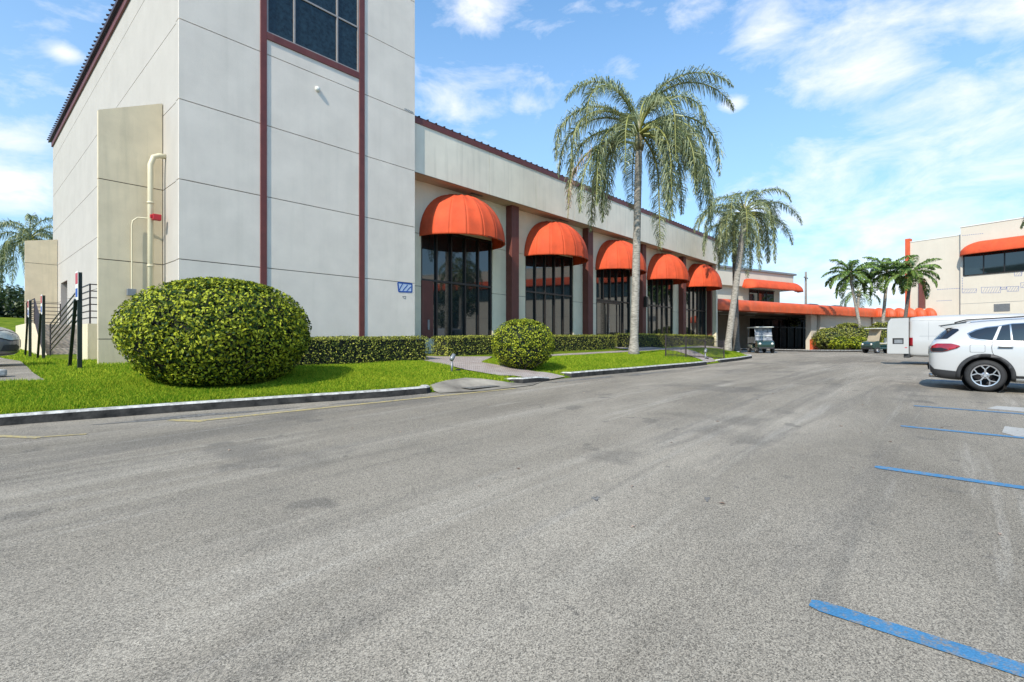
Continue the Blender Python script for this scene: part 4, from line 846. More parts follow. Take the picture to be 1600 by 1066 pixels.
pw = on_rb(1437, 460).x; pw2 = on_rb(1446, 460).x; MB().box(pw, pw2, -.3, -.003, .3, on_rb(1440, 436).z).build('brown_pier', M_COLM, RB)
wa = on_rb(1506, 430, -.35); wz0 = on_rb(1506, 430.4, -.35).z; wz1 = on_rb(1506, 400, -.35).z
wg = MB().box(wa.x, 76, -.40, -.352, wz0, wz1 + .5).build('ribbon_window', M_GLASS, RB); wf = MB(); x = wa.x
while x < 76: wf.box(x - .05, x + .05, -.44, -.403, wz0, wz1 + .5); x += on_rb(1537, 430, -.35).x - wa.x
wf.box(wa.x, 76, -.445, -.402, wz0 - .08, wz0).build('window_frame', M_FRAME, wg)
ra = MB(); rings = []; n = 9
for i in range(60):
    x = wa.x - .35 + (76.5 - wa.x) * i / 59 if i > 8 else wa.x - .35 + .23 * i
    e = min(1, (x - wa.x + .35) / 1.9); e = math.sqrt(max(0, 1 - (1 - e) ** 2))
    rings.append([(x, -.36 - 1.25 * e * math.sin(PI / 2 * j / n), wz1 + .05 + (1.25 * e) * math.cos(PI / 2 * j / n)) for j in range(n + 1)] + [(x, -.36 - 1.25 * e, wz1 - .05)])
for r_ in rings: ra.v += r_
ra.f = [(i * (n + 2) + j, (i + 1) * (n + 2) + j, (i + 1) * (n + 2) + j + 1, i * (n + 2) + j + 1) for i in range(59) for j in range(n + 1)]; ra.mi = [0] * len(ra.f)
ra.build('long_awning', M_AWN, RB, smooth=True, solid=.03)
jl = MB(); zj = on_rb(1550, 473, -.35).z; jl.box(xs, 78, -.356, -.351, zj, zj + .03); jl.build('wall_joint', M_GREYM, RB)
vn = MB(); a = on_rb(1553, 487, -.35); b = on_rb(1578, 474, -.35)
for i in range(8): z = a.z + (b.z - a.z) * (i + .5) / 8; vn.box(min(a.x, b.x), max(a.x, b.x), -.40, -.352, z - .035, z + .035)
vn.build('wall_vent', M_GREYM, RB)
mkk = MB(); marks = []
def rbpiece():
    global mkk
    if mkk.f: mkk.build('drawn_outline', M_BLUE, RB)
    mkk = MB()
def rbline(pts, yl, w=.04, closed=False):
    q = [on_rb(x, y, yl) for x, y in pts]
    if closed: q.append(q[0])
    for a, b in zip(q, q[1:]): mkk.bar((a.x, yl, a.z), (b.x, yl, b.z), .004, w)
for (x0, x1, yt0, yb0) in ((1503, 1526, 452, 458), (1533, 1564, 449, 458), (1563, 1573, 449, 452.5), (1573, 1592, 448, 455.5), (1584.5, 1597, 424.5, 431.5), (1594.5, 1606, 442, 449.5)):
    rbpiece(); rbline([(x0, yt0), (x1, yt0 - .6), (x1 - 1, yb0 - .4), (x0 + .5, yb0)], -.356, .022, True)
    k = int((x1 - x0) / 4)
    for i in range(k): xx = x0 + 2 + i * 4; rbline([(xx, yb0 - .2), (min(xx + 4.5, x1 - .5), yt0 + .2)], -.356, .018)
for i in range(10): rbpiece(); rbline([(1503.5 + i * 3.4, 368.3 - i * .35), (1505.3 + i * 3.4, 368.1 - i * .35)], -.356, .04)
for i in range(10): rbpiece(); rbline([(1464 + i * 3.7, 452.6 - i * .2), (1466.6 + i * 3.7, 452.4 - i * .2)], -.005, .04)
for i in range(8): rbpiece(); rbline([(1463 + i * 3.1, 470.5 - i * .15), (1465 + i * 3.1, 470.4 - i * .15)], -.005, .04)
for i in range(5): rbpiece(); rbline([(1503.4, 434 + i * 4), (1503.4, 436 + i * 4)], -.356, .04)
rbpiece(); rbline([(1446, 456), (1451, 455.5), (1450.5, 462.5), (1446, 463)], -.005, .035, True); rbline([(1447, 462), (1450.5, 456.5)], -.005, .03)
rbpiece()

# ------------------------------------------------------------------ vehicles
def loft(stations, sub=2):
    bm = bmesh.new(); rings = []
    for (x, zb, zbelt, zt, hl, hbt, htp) in stations:
        pr = [(0, zb), (hl * .7, zb), (hl - .03, zb + .02), (hl + .0, zb + .14), (hl * .5 + hbt * .5 + .012, zb + (zbelt - zb) * .55), (hbt, zbelt - .10), (hbt - .035, zbelt), (htp + (hbt - htp) * .12, zt - .10 if zt - .10 > zbelt + .02 else zbelt + .012), (htp - .10, zt - .015), (htp * .5, zt), (0, zt + .006)]
        ring = [bm.verts.new((x, y, z)) for y, z in pr] + [bm.verts.new((x, -y, z)) for y, z in pr[-2:0:-1]]; rings.append(ring)
    k = len(rings[0])
    for a, b in zip(rings, rings[1:]):
        for j in range(k): bm.faces.new((a[j], a[(j + 1) % k], b[(j + 1) % k], b[j]))
    bm.faces.new(rings[0]); bm.faces.new(rings[-1][::-1]); bmesh.ops.recalc_face_normals(bm, faces=bm.faces)
    me = bpy.data.meshes.new('body'); bm.to_mesh(me); bm.free(); o = bpy.data.objects.new('body', me); col.objects.link(o)
    mo = o.modifiers.new('s', 'SUBSURF'); mo.levels = sub; mo.render_levels = sub
    dg = bpy.context.evaluated_depsgraph_get(); dg.update(); ev = o.evaluated_get(dg); me2 = bpy.data.meshes.new_from_object(ev); bvh = BVHTree.FromObject(ev, dg)
    bpy.data.objects.remove(o); return me2, bvh
def cut_wells(me, wells):
    o = bpy.data.objects.new('tmp', me); col.objects.link(o); cs = []
    for (x, z, r, y0, y1) in wells:
        mb = MB(); mb.prism([(r * math.cos(2 * PI * k / 40), r * math.sin(2 * PI * k / 40)) for k in range(40)], y0, y1, Matrix.Translation((x, 0, z)) @ Matrix.Rotation(R(90), 4, 'X') @ Matrix.Scale(-1, 4, (0, 0, 1)))
        c = mb.build('cutter', M_DARK); cs.append(c); mo = o.modifiers.new('b', 'BOOLEAN'); mo.operation = 'DIFFERENCE'; mo.object = c; mo.solver = 'EXACT'
    dg = bpy.context.evaluated_depsgraph_get(); dg.update(); m2 = bpy.data.meshes.new_from_object(o.evaluated_get(dg))
    bpy.data.objects.remove(o)
    for c in cs: bpy.data.objects.remove(c)
    return m2
def skin_patch(name, bvh, poly, m, parent, axis_='y', side_=-1, off=.006, step=.06, th=0, zc=None):
    """an outline laid onto the body surface; axis y: poly in (x,z); axis x: poly in (y,z) ; axis z: poly in (x,y)"""
    bm = bmesh.new(); bm.faces.new([bm.verts.new((a, b, 0)) for a, b in poly]); xs_ = [p[0] for p in poly]; ys_ = [p[1] for p in poly]
    for lo, hi, nr in ((min(xs_), max(xs_), (1, 0, 0)), (min(ys_), max(ys_), (0, 1, 0))):
        k = lo + step
        while k < hi: bmesh.ops.bisect_plane(bm, geom=bm.verts[:] + bm.edges[:] + bm.faces[:], plane_co=Vector(nr) * k, plane_no=nr); k += step
    for v in bm.verts:
        a, b = v.co.x, v.co.y
        o = {'y': Vector((a, side_ * 3, b)), 'x': Vector((side_ * 8, a, b)), 'z': Vector((a, b, 5))}[axis_]; d = {'y': Vector((0, -side_, 0)), 'x': Vector((-side_, 0, 0)), 'z': Vector((0, 0, -1))}[axis_]
        h, nn, _, _ = bvh.ray_cast(o, d)
        if h is None: h, nn, _, _ = bvh.find_nearest(o + d * (2.2 if axis_ == 'y' else 4))
        v.co = h - d * off + (nn * off * .3 if nn else Vector())
    bmesh.ops.recalc_face_normals(bm, faces=bm.faces)
    me = bpy.data.meshes.new(name); bm.to_mesh(me); bm.free(); o = link(name, me, m, parent, smooth=True)
    if th: mo = o.modifiers.new('t', 'SOLIDIFY'); mo.thickness = th; mo.offset = 0
    return o
def wheel(parent, x, y, z, r, w, side_, spokes=5, simple=False, rimf=.70):
    T = Matrix.Translation((x, y, z)) @ Matrix.Rotation(R(-90 * -side_), 4, 'X') @ Matrix.Scale(1, 4)
    hw = w / 2; ri = r * rimf; mb = MB()
    mb.lathe([(ri, -hw + .02), (ri + .01, -hw), (r - .04, -hw - .0), (r - .01, -hw + .03), (r, 0), (r - .01, hw - .03), (r - .045, hw + .004), (r - .09, hw - .0), (ri + .012, hw - .0), (ri - .004, hw - .02)], 40)
    wh = MB(); 
    for v in range(len(mb.v)): mb.v[v] = tuple(Matrix.Rotation(R(90) * (1 if side_ < 0 else -1), 4, 'X') @ Vector(mb.v[v]))
    o = mb.build('wheel', M_BLACK, parent, smooth=True); o.location = (x, y, z)
    RT = Matrix.Rotation(R(90) * (1 if side_ < 0 else -1), 4, 'X')
    rb = MB(); rb.lathe([(ri, hw - .02), (ri - .012, hw - .012), (ri - .03, hw - .02), (ri - .035, -hw + .05), (0, -hw + .05)], 40, RT)
    rb.build('rim_barrel', M_RIMD, o, smooth=True)
    rm = MB(); rm.lathe([(ri - .002, hw - .018), (ri - .008, hw - .004), (ri - .028, hw - .008), (ri - .03, hw - .03)], 40, RT)
    rm.lathe([(.0, hw - .02), (.03, hw - .02), (.045, hw - .035), (.07, hw - .05), (.07, hw - .07)], 20, RT)
    for k in range(spokes):
        a = 2 * PI * k / spokes + .31
        def pt(rr_, aa, zz): return RT @ Vector((rr_ * math.cos(aa), rr_ * math.sin(aa), zz))
        if simple: rm.bar(pt(.03, a, hw - .05), pt(ri - .02, a, hw - .03), .05, .02)
        else:
            rm.bar(pt(.04, a, hw - .042), pt(ri * .55, a, hw - .032), .032, .024); rm.bar(pt(ri * .53, a, hw - .032), pt(ri - .012, a + .33, hw - .018), .020, .020); rm.bar(pt(ri * .53, a, hw - .032), pt(ri - .012, a - .33, hw - .018), .020, .020)
    rm.build('rim', M_RIM, o, smooth=False); return o
def arc(cx, cz, r, a0, a1, n=16): return [(cx + r * math.cos(R(a0 + (a1 - a0) * i / n)), cz + r * math.sin(R(a0 + (a1 - a0) * i / n))) for i in range(n + 1)]
def finish_body(me, m, parent, name='body'):
    me.materials.clear(); o = link(name, me, m, parent, smooth=True); mo = o.modifiers.new('e', 'EDGE_SPLIT'); mo.split_angle = R(42); return o

# white crossover: x forward from the rear axle
def crossover(loc, rz):
    t = thing('parked_car', loc, 'white crossover parked nearest the camera at the right, dark cladding and tinted windows', 'car', rz=rz)
    S = [(-.955, .50, .90, .93, .60, .66, .50), (-.94, .40, .98, 1.02, .70, .74, .56), (-.88, .27, 1.05, 1.10, .80, .83, .62), (-.78, .24, 1.06, 1.24, .85, .875, .62), (-.62, .22, 1.06, 1.40, .88, .90, .61), (-.45, .21, 1.07, 1.50, .895, .905, .62), (-.2, .21, 1.07, 1.555, .90, .91, .63),
         (.3, .21, 1.06, 1.595, .90, .912, .64), (.9, .20, 1.04, 1.61, .90, .91, .65), (1.45, .20, 1.01, 1.575, .90, .908, .64), (1.85, .20, .99, 1.45, .90, .905, .62), (2.15, .20, .99, 1.24, .90, .90, .62), (2.38, .20, .97, 1.06, .90, .895, .66), (2.8, .20, .93, 1.00, .89, .88, .66), (3.15, .21, .86, .94, .86, .85, .62), (3.38, .23, .74, .84, .78, .78, .56), (3.48, .30, .60, .68, .64, .64, .48)]
    me, bvh = loft(S); me = cut_wells(me, [(0, .345, .405, -1.2, -.62), (2.67, .345, .405, -1.2, -.62), (0, .345, .405, .62, 1.2), (2.67, .345, .405, .62, 1.2)])
    finish_body(me, M_PAINTW, t)
    for sd in (-1, 1):
        s = dict(side_=sd)
        skin_patch('rear_side_window', bvh, [(-.27, 1.24), (-.22, 1.17), (-.12, 1.135), (.12, 1.10), (.215, 1.40), (.02, 1.375), (-.14, 1.32)], M_CARG, t, **s)
        skin_patch('rear_door_window', bvh, [(.165, 1.095), (.40, 1.075), (1.05, 1.055), (1.02, 1.475), (.42, 1.445), (.265, 1.415)], M_CARG, t, **s)
        skin_patch('front_door_window', bvh, [(1.13, 1.05), (1.98, 1.04), (1.72, 1.30), (1.45, 1.445), (1.12, 1.475)], M_CARG, t, **s)
        skin_patch('window_trim', bvh, [(-.29, 1.26), (-.24, 1.155), (-.12, 1.115), (.12, 1.08), (1.99, 1.022), (1.99, 1.038), (.12, 1.098), (-.12, 1.133), (-.225, 1.172), (-.268, 1.245)], M_CHROME, t, off=.009, step=.12, **s)
        skin_patch('window_trim', bvh, [(-.29, 1.26), (-.16, 1.34), (.02, 1.395), (.215, 1.42), (.42, 1.462), (1.02, 1.49), (1.02, 1.476), (.42, 1.447), (.215, 1.402), (.02, 1.377), (-.14, 1.322), (-.268, 1.245)], M_CHROME, t, off=.009, step=.12, **s)
        skin_patch('pillar_trim', bvh, [(.115, 1.10), (.165, 1.095), (.265, 1.415), (.215, 1.40)], M_PAINTW, t, off=.010, **s)
        skin_patch('quarter_divider', bvh, [(.40, 1.075), (.425, 1.075), (.405, 1.445), (.38, 1.443)], M_CHROME, t, off=.009, **s)
        # cladding: arches, sill, rear corner
        for cx in (0, 2.67):
            skin_patch('wheel_arch_trim', bvh, arc(cx, .345, .475, -12, 192, 26) + arc(cx, .345, .40, 192, -12, 26), M_CLAD, t, off=.012, step=.07, th=.03, **s)
        skin_patch('sill_trim', bvh, [(.44, .22), (2.22, .22), (2.2, .36), (.46, .36)], M_CLAD, t, off=.012, step=.1, **s)
        skin_patch('rear_bumper_trim', bvh, [(-.90, .28), (-.42, .235), (-.445, .42), (-.84, .46), (-.93, .56)], M_CLAD, t, off=.012, step=.05, **s)
        tl = skin_patch('tail_lamp', bvh, [(-.915, .90), (-.88, .98), (-.80, 1.03), (-.55, 1.03), (-.44, 1.0), (-.40, .975), (-.45, .935), (-.62, .87), (-.70, .85), (-.88, .85)], M_LAMPR, t, off=.014, step=.04, th=.01, **s)
        skin_patch('lamp_shade', bvh, [(-.88, .86), (-.70, .86), (-.60, .90), (-.72, .94), (-.89, .93)], M_RIMD, tl, off=.021, step=.05, **s)
        # door shuts, fuel flap, handles
        ln = lambda pts, w: [(a - w, b) for a, b in pts] + [(a + w, b) for a, b in pts[::-1]]
        skin_patch('door_seam', bvh, ln([(.115, 1.08), (.10, .95), (.11, .85), (.18, .70), (.30, .62)], .004), M_DARK, t, off=.004, step=.08, **s)
        skin_patch('door_seam', bvh, ln([(1.10, 1.04), (1.10, .70), (1.08, .36)], .004), M_DARK, t, off=.004, step=.1, **s)
        skin_patch('door_seam', bvh, ln([(2.12, .98), (2.18, .70), (2.14, .40)], .004), M_DARK, t, off=.004, step=.1, **s)
        for hx in (.20, 1.22): skin_patch('door_handle', bvh, [(hx, .955), (hx + .23, .955), (hx + .235, .975), (hx, .98)], M_PAINTW, t, off=.03, step=.06, th=.025, **s); skin_patch('handle_recess', bvh, [(hx + .01, .935), (hx + .21, .935), (hx + .21, .953), (hx + .01, .953)], M_DARK, t, off=.006, step=.06, **s)
        for cx in (0, 2.67): MB().lathe([(.398, -.02), (.40, .27), (0, .27)], 32, Matrix.Translation((cx, sd * .90, .345)) @ Matrix.Rotation(R(90 * sd), 4, 'X')).build('wheel_liner', M_DARK, t, smooth=True)
        wheel(t, 0, sd * .80, .345, .345, .235, sd); wheel(t, 2.67, sd * .80, .345, .345, .235, sd)
    fr_ = [(-.235, .845), (-.02, .845), (-.0, .865), (-.0, .995), (-.02, 1.01), (-.225, 1.01), (-.245, .99), (-.245, .865)]
    inn = [(a * .955 - .005, .9275 + (b - .9275) * .95) for a, b in fr_]
    skin_patch('fuel_flap', bvh, [(a, b) for a, b in fr_], M_DARK, t, side_=-1, off=.003, step=.05); skin_patch('fuel_flap_cover', bvh, inn, M_PAINTW, t, side_=-1, off=.0055, step=.05)
    # tailgate glass, wrapped to the sides, and spoiler
    skin_patch('rear_window', bvh, [(-.60, 1.12), (.60, 1.12), (.52, 1.42), (-.52, 1.42)], M_CARG, t, 'x', -1, off=.008, step=.08)
    for sd in (-1, 1): skin_patch('rear_window_corner', bvh, [(-.83, 1.13), (-.62, 1.14), (-.42, 1.33), (-.44, 1.36), (-.66, 1.385)], M_CARG, t, side_=sd, off=.010, step=.05)
    sp = MB(); sp.add([(-.76, -.58, 1.435), (-.78, 0, 1.465), (-.76, .58, 1.435), (-.22, .60, 1.515), (-.22, -.60, 1.515), (-.66, -.58, 1.37), (-.68, 0, 1.38), (-.66, .58, 1.37), (-.30, .60, 1.42), (-.30, -.60, 1.42)],
           [(0, 1, 2, 3, 4), (5, 6, 7, 8, 9)[::-1], (0, 5, 6, 1), (1, 6, 7, 2), (2, 7, 8, 3), (4, 3, 8, 9), (0, 4, 9, 5)])
    sp.build('spoiler', M_PAINTW, t, bevel=.01)
    for q in (-1, 1): MB().bar((-.775, q * .585, 1.435), (-.30, q * .605, 1.512), .02, .016).build('spoiler_blade', M_CLAD, t)
    for q in (-1, 1): MB().tube([(-.5, q * .60, 1.50), (-.3, q * .62, 1.56), (1.1, q * .62, 1.63), (1.5, q * .60, 1.59)], .014, 6).build('roof_rail', M_CLAD, t, smooth=True)
    for q in (-1, 1): MB().tube([(-.95, q * .5, .30), (-.8, q * .5, .30)], .045, 12).build('exhaust', M_CHROME, t, smooth=True)
    skin_patch('windscreen', bvh, [(-.66, 1.08), (.66, 1.08), (.56, 1.50), (-.56, 1.50)], M_CARG, t, 'x', 1, off=.008, step=.08)
    skin_patch('number_plate', bvh, [(-.15, .78), (.15, .78), (.15, .90), (-.15, .90)], M_WHITEP, t, 'x', -1, off=.02, step=.1)
    skin_patch('rear_diffuser', bvh, [(-.62, .42), (.62, .42), (.62, .58), (-.62, .58)], M_CLAD, t, 'x', -1, off=.02, step=.1)
    return t
crossover((15.75, -.30, road(15.4, -.4) + .0), R(-90))

def cargo_van(loc, rz):
    t = thing('cargo_van', loc, 'white cargo van with its rear door swung open behind the crossover', 'van', rz=rz)
    S = [(0, .42, 1.05, 1.90, .86, .90, .72), (.02, .36, 1.10, 1.95, .95, .96, .80), (.3, .34, 1.10, 2.0, .98, 1.0, .84), (2.0, .34, 1.10, 2.03, .99, 1.0, .85), (3.6, .34, 1.10, 2.02, .99, 1.0, .85), (4.1, .34, 1.1, 1.85, .99, .99, .80), (4.5, .34, 1.08, 1.40, .98, .97, .76), (4.75, .34, 1.05, 1.14, .97, .96, .74), (5.3, .36, .9, 1.0, .92, .9, .68), (5.45, .45, .75, .86, .8, .8, .6)]
    me, bvh = loft(S); me = cut_wells(me, [(1.1, .36, .43, -1.3, -.66), (4.55, .36, .43, -1.3, -.66), (1.1, .36, .43, .66, 1.3), (4.55, .36, .43, .66, 1.3)]); finish_body(me, M_VANW, t)
    for sd in (-1, 1):
        wheel(t, 1.1, sd * .84, .36, .36, .24, sd, 6, True, .6); wheel(t, 4.55, sd * .84, .36, .36, .24, sd, 6, True, .6)
        skin_patch('body_crease', bvh, [(.1, 1.17), (4.0, 1.17), (4.0, 1.185), (.1, 1.185)], M_GREYM, t, side_=sd, off=.002, step=.3)
        skin_patch('tail_lamp', bvh, [(.02, .78), (.14, .78), (.14, 1.12), (.02, 1.12)], M_LAMPR, t, side_=sd, off=.012, step=.1, th=.02)
        skin_patch('door_window', bvh, [(3.55, 1.22), (4.4, 1.2), (4.15, 1.72), (3.55, 1.76)], M_CARG, t, side_=sd)
        skin_patch('roof_gutter', bvh, [(.1, 1.80), (3.9, 1.80), (3.9, 1.815), (.1, 1.815)], M_GREYM, t, side_=sd, off=.006, step=.3)
    for x_ in (.62, 2.35, 3.45):
        for sd in (-1, 1): skin_patch('panel_seam', bvh, [(x_, .45), (x_ + .012, .45), (x_ + .012, 1.76), (x_, 1.76)], M_GREYM, t, side_=sd, off=.003, step=.3)
    skin_patch('windscreen', bvh, [(-.8, 1.15), (.8, 1.15), (.68, 1.8), (-.68, 1.8)], M_CARG, t, 'x', 1)
    skin_patch('cargo_opening', bvh, [(-.8, .5), (-.02, .5), (-.02, 1.78), (-.7, 1.78)], M_DARK, t, 'x', -1, off=.01)
    MB().box(-.16, .04, -.93, .93, .30, .46).build('rear_bumper', M_CLAD, t, bevel=.02)
    d = MB(); prof = [(0, .46), (.74, .46), (.74, 1.5), (.70, 1.75), (.60, 1.90), (0, 1.92)]
    T = Matrix.Translation((.0, -.96, 0)) @ Matrix.Rotation(R(180 + 24), 4, 'Z') @ Matrix.Rotation(R(90), 4, 'X')
    d.prism(prof, -.03, .03, T); dr = d.build('rear_door', M_VANW, t, bevel=.012)
    for zz, mm, nm, q in ((.034, M_DARK, 'plate_recess', [(.18, .86), (.56, .86), (.56, 1.10), (.18, 1.10)]), (.037, M_GREYM, 'number_plate', [(.22, .89), (.50, .89), (.50, 1.04), (.22, 1.04)]), (.036, M_RED, 'door_reflector', [(.06, .70), (.14, .70), (.14, .73), (.06, .73)])):
        a = MB(); a.prism(q, zz - .004, zz, T); a.prism(q, -zz, -zz + .004, T); a.build(nm, mm, dr)
    ins = MB(); ins.box(-.02, .0, -.93, -.80, .6, 1.8); ins.build('door_pillar', M_COLM, t)
    return t
cargo_van((27.0, 1.75, road(27, 0) + .0), R(-90))

def saloon(loc, rz):
    t = thing('parked_car', loc, 'silver grey car at the left edge, only its nose and headlamp in view', 'car', rz=rz)
    S = [(-.9, .45, .85, .92, .66, .68, .5), (-.8, .26, .92, 1.0, .82, .84, .6), (-.4, .22, .95, 1.2, .88, .89, .6), (.3, .2, .95, 1.42, .9, .9, .6), (1.2, .2, .95, 1.47, .9, .9, .62), (1.8, .2, .95, 1.28, .9, .9, .6), (2.2, .2, .95, 1.04, .9, .89, .66), (2.9, .2, .9, .99, .89, .87, .66), (3.3, .22, .84, .92, .85, .83, .62), (3.5, .25, .74, .82, .76, .76, .56), (3.6, .34, .6, .68, .62, .64, .46)]
    me, bvh = loft(S); me = cut_wells(me, [(0, .33, .39, -1.2, -.6), (2.7, .33, .39, -1.2, -.6), (0, .33, .39, .6, 1.2), (2.7, .33, .39, .6, 1.2)]); finish_body(me, M_SILV, t)
    for sd in (-1, 1):
        wheel(t, 0, sd * .78, .33, .33, .22, sd); wheel(t, 2.7, sd * .78, .33, .33, .22, sd)
        skin_patch('headlamp_housing', bvh, [(3.00, .81), (3.30, .845), (3.54, .76), (3.59, .61), (3.40, .575), (3.12, .66)], M_CLAD, t, side_=sd, off=.006, step=.04)
        skin_patch('headlamp', bvh, [(3.05, .80), (3.30, .82), (3.52, .74), (3.56, .62), (3.40, .60), (3.15, .68)], M_LENS, t, side_=sd, off=.012, step=.04)
        skin_patch('bumper_intake', bvh, [(3.22, .34), (3.50, .34), (3.56, .44), (3.50, .50), (3.28, .48)], M_CLAD, t, side_=sd, off=.008, step=.04)
        skin_patch('side_window', bvh, [(-.2, .99), (1.9, .99), (1.4, 1.33), (.2, 1.36)], M_CARG, t, side_=sd)
        skin_patch('door_seam', bvh, [(3.02, .80), (3.03, .80), (3.05, .50), (3.04, .50)], M_DARK, t, side_=sd, off=.005)
    skin_patch('grille', bvh, [(-.42, .42), (.42, .42), (.46, .62), (-.46, .62)], M_CLAD, t, 'x', 1, off=.008)
    skin_patch('windscreen', bvh, [(-.66, 1.02), (.66, 1.02), (.55, 1.36), (-.55, 1.36)], M_CARG, t, 'x', 1)
    return t
saloon((-2.45, 17.6, gz(-2, 17) + .06), 0)
# wheel stop on the left pad
w_ = ground_at(15, 590, gz); ws = MB().box(-1.75, .0, -.09, .09, 0, .13).build('wheel_stop', M_CURBT, bevel=.03); ws.location = (w_[0] - .05, w_[1] - .1, gz(*w_) + .035); ws.rotation_euler = (0, 0, R(8)); tag(ws, 'white concrete wheel stop at the left edge in front of the silver car', 'wheel stop')

def golf_cart(loc, rz, label, bodym, screened=False):
    t = thing('golf_cart', loc, label, 'golf cart', 'golf carts by the far entrance', rz)
    b = MB()      # x forward
    for sgn in (1,):
        prof = [(-1.1, .30), (1.05, .30), (1.22, .38), (1.25, .62), (1.15, .82), (.80, .92), (.66, .90), (.62, .42), (.05, .42), (.02, .62), (-.95, .66), (-1.15, .60)]
        b.prism(prof, -.56, .56, Matrix.Rotation(R(90), 4, 'X'))
    b.build('body', bodym, t, bevel=.05, smooth=False)
    MB().box(-.62, .0, -.52, .52, .66, .78).box(-.74, -.62, -.52, .52, .76, 1.15).build('seat', M_WHITEP if not screened else M_MOTTLE, t, bevel=.03)
    rf_ = MB().box(-1.15, .95, -.60, .60, 1.80, 1.86).build('roof', M_WHITEP, t, bevel=.03)
    ps = MB()
    for sy in (-.55, .55): ps.tube([(.72, sy, .88), (.50, sy, 1.80)], .02, 6); ps.tube([(-1.0, sy, .62), (-.95, sy, 1.80)], .02, 6)
    ps.build('roof_post', M_FRAME if not screened else M_MOTTLE, t)
    wsd = MB(); wsd.add([(.735, -.54, .90), (.735, .54, .90), (.52, .54, 1.78), (.52, -.54, 1.78)], [(0, 1, 2, 3)]); wsd.build('windscreen', M_MOTTLE if screened else M_SOFF, t, solid=.01)
    if screened:
        MB().box(.735, .76, -.03, .03, .9, 1.3).box(.66, .72, -.56, .56, 1.20, 1.24).build('screen_bar', M_WHITEP, t)
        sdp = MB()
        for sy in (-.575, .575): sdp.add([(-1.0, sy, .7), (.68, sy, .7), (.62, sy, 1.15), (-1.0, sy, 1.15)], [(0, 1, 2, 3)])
        sdp.build('side_panel', M_MOTTLE, t, solid=.01)
    for sy in (-.40, .40): MB().lathe([(0, .03), (.07, .02), (.08, 0), (.08, -.03)], 14, Matrix.Translation((1.24, sy, .66)) @ Matrix.Rotation(R(90), 4, 'Y')).build('headlight', M_WHITEP, t, smooth=True)
    MB().box(1.2, 1.30, -.50, .50, .30, .42).build('bumper', M_CLAD, t, bevel=.02)
    MB().tube([(.62, .2, .85), (.42, .2, 1.1)], .02, 6).lathe([(.16, 0), (.18, .015), (.16, .03)], 16, Matrix.Translation((.40, .2, 1.12)) @ Matrix.Rotation(R(-50), 4, 'Y')).build('steering_wheel', M_BLACK, t)
    for x in (-.80, .88):
        for sd in (-1, 1): wheel(t, x, sd * .52, .23, .23, .18, sd, 5, True, .55)
    return t
c_ = at(1188, 550, 36.5); golf_cart((c_.x, c_.y, road(c_.x, c_.y)), math.atan2(-c_.y, -c_.x) + .30, 'golf cart with white roof and windscreen reflections painted as grey mottling, facing us under the far canopy', M_GREEN, True)
c_ = at(1378, 551, 37.5); golf_cart((c_.x, c_.y, road(c_.x, c_.y)), R(138), 'dark green golf cart with white roof, its rear half behind the open van door', M_GREEN)

# ------------------------------------------------------------------ small things
def sign_post(px, ybot, Y, h, lab):
    p = at(px, ybot, Y); z = gz(p.x, p.y); t = thing('sign_post', (p.x, p.y, z), lab, 'sign post', 'parking sign posts beside the left pad')
    MB().box(-.04, .04, -.04, .04, -.2, h).build('post', M_POST, t, bevel=.006); MB().bar((-.07, .9, -.1), (-.06, .06, h * .72), .06).build('brace', M_POST, t)
    sg = MB().box(-.052, -.044, -.17, .17, h - .62, h + .02).build('sign_panel', M_WHITEP, t)
    MB().box(-.056, -.053, -.14, .14, h - .26, h - .02).build('red_lettering', M_RED, sg); MB().box(-.056, -.053, -.12, .12, h - .55, h - .36).build('blue_symbol', M_BLUE, sg)
sign_post(124.5, 586, 11.2, 2.15, 'nearest dark sign post on the grass with a leaning brace')
sign_post(68, 561.5, 16.4, 2.1, 'middle dark sign post on the grass, in front of the far stairs')
sign_post(47, 557, 18.6, 2.1, 'farthest dark sign post on the grass, by the left edge')
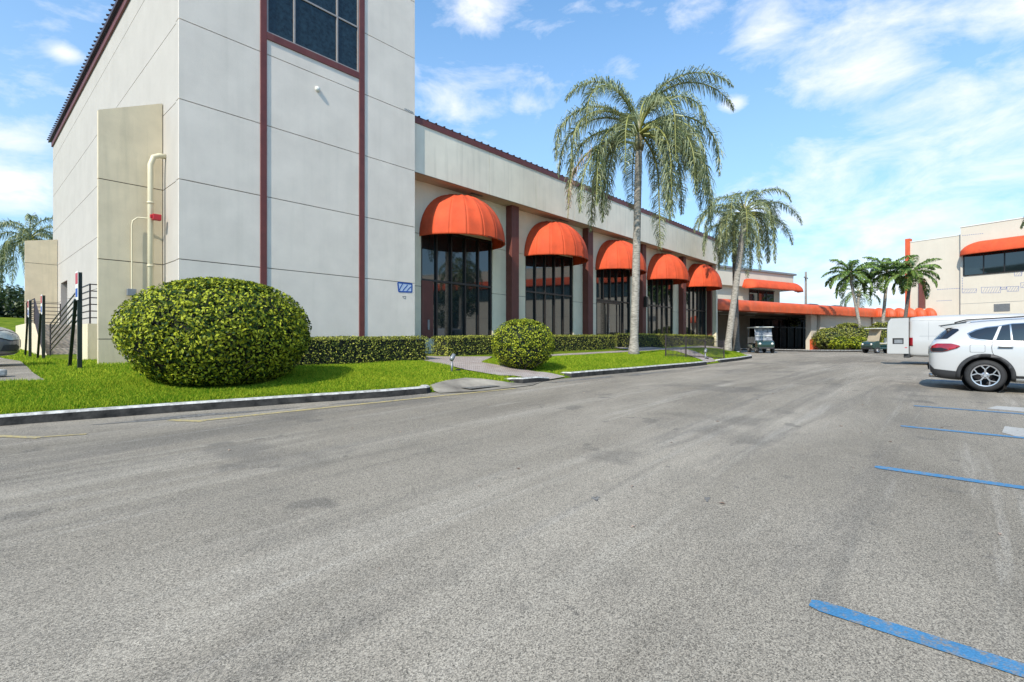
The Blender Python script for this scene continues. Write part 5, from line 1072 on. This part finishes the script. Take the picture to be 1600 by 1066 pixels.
def path_light(px, py, lab):
    x, y = ground_at(px, py, gz); t = thing('path_light', (x, y, gz(x, y)), lab, 'path light', 'grey lights by the paths')
    MB().tube([(0, 0, -.05), (0, 0, .26)], .028, 10).build('stem', M_GREYM, t, smooth=True); MB().lathe([(0, .14), (.05, .13), (.06, 0), (.045, -.05), (0, -.05)], 14, Matrix.Translation((0, 0, .33)) @ Matrix.Rotation(R(35), 4, 'Y')).build('lamp_head', M_GREYM, t, smooth=True)
    MB().box(.16, .26, -.04, .04, -.02, .06).build('junction_box', M_BLACK, t)
path_light(706, 581, 'grey path light on the grass beside the brick path near the concrete apron'); path_light(1102, 562, 'grey path light by the small iron fence near the far kerb')
a = Vector(ground_at(1040, 558, gz)); b = Vector(ground_at(1131, 564, gz)); FN = thing('iron_fence', (a.x, a.y, gz(a.x, a.y)), 'low black iron picket fence by the far walkway', 'fence')
ip = MB(); dvv = b - a; n = 46
for i in range(n + 1):
    q = a + dvv * i / n; z = gz(q.x, q.y) - gz(a.x, a.y); L2 = (q.x - a.x, q.y - a.y); ip.tube([(L2[0], L2[1], z), (L2[0], L2[1], z + .86)], .009, 5, cap=False)
ip.build('pickets', M_RAIL, FN)
rl = MB(); z1 = gz(b.x, b.y) - gz(a.x, a.y)
for h in (.12, .80): rl.bar((0, 0, h), (dvv.x, dvv.y, z1 + h), .02)
rl.build('rails', M_RAIL, FN)
pf = MB()
for i in (0, .33, .66, 1): q = dvv * i; pf.bar((q.x, q.y, -.1), (q.x, q.y, z1 * i + .92), .04)
pf.build('posts', M_RAIL, FN)
# drainage grate in the apron and bits of litter leaves on the asphalt
mbg = MB(); mbg.box(-.45, .45, -.18, .18, 0, .006); o = mbg.build('drain_grate', M_STAIN); o.location = (8.0, 8.15, lawn_z(8.0, 8.15) + .034); tag(o, 'rusty dark drain cover in the concrete apron', 'drain cover')
lv = []; 
for k in range(90):
    x = rng.uniform(1.5, 14); y = rng.uniform(-2, 8.5); s = rng.uniform(.008, .03); a_ = rng.uniform(0, 6.3); zc = road(x, y)
    q = np.array([[-1, 0, 0], [0, .45, .3], [1, 0, 0], [0, -.45, .3]]) * s; c_, s_ = math.cos(a_), math.sin(a_); q = np.stack([q[:, 0] * c_ - q[:, 1] * s_ + x, q[:, 0] * s_ + q[:, 1] * c_ + y, q[:, 2] + zc + .006], 1); lv.append(q)
tag(np_mesh('fallen_leaves', np.vstack(lv), 4, M_DRYF), 'scattered small dry leaves on the asphalt', kind='stuff')
for o in bpy.data.objects:
    if o.get('world_built'): del o['world_built']
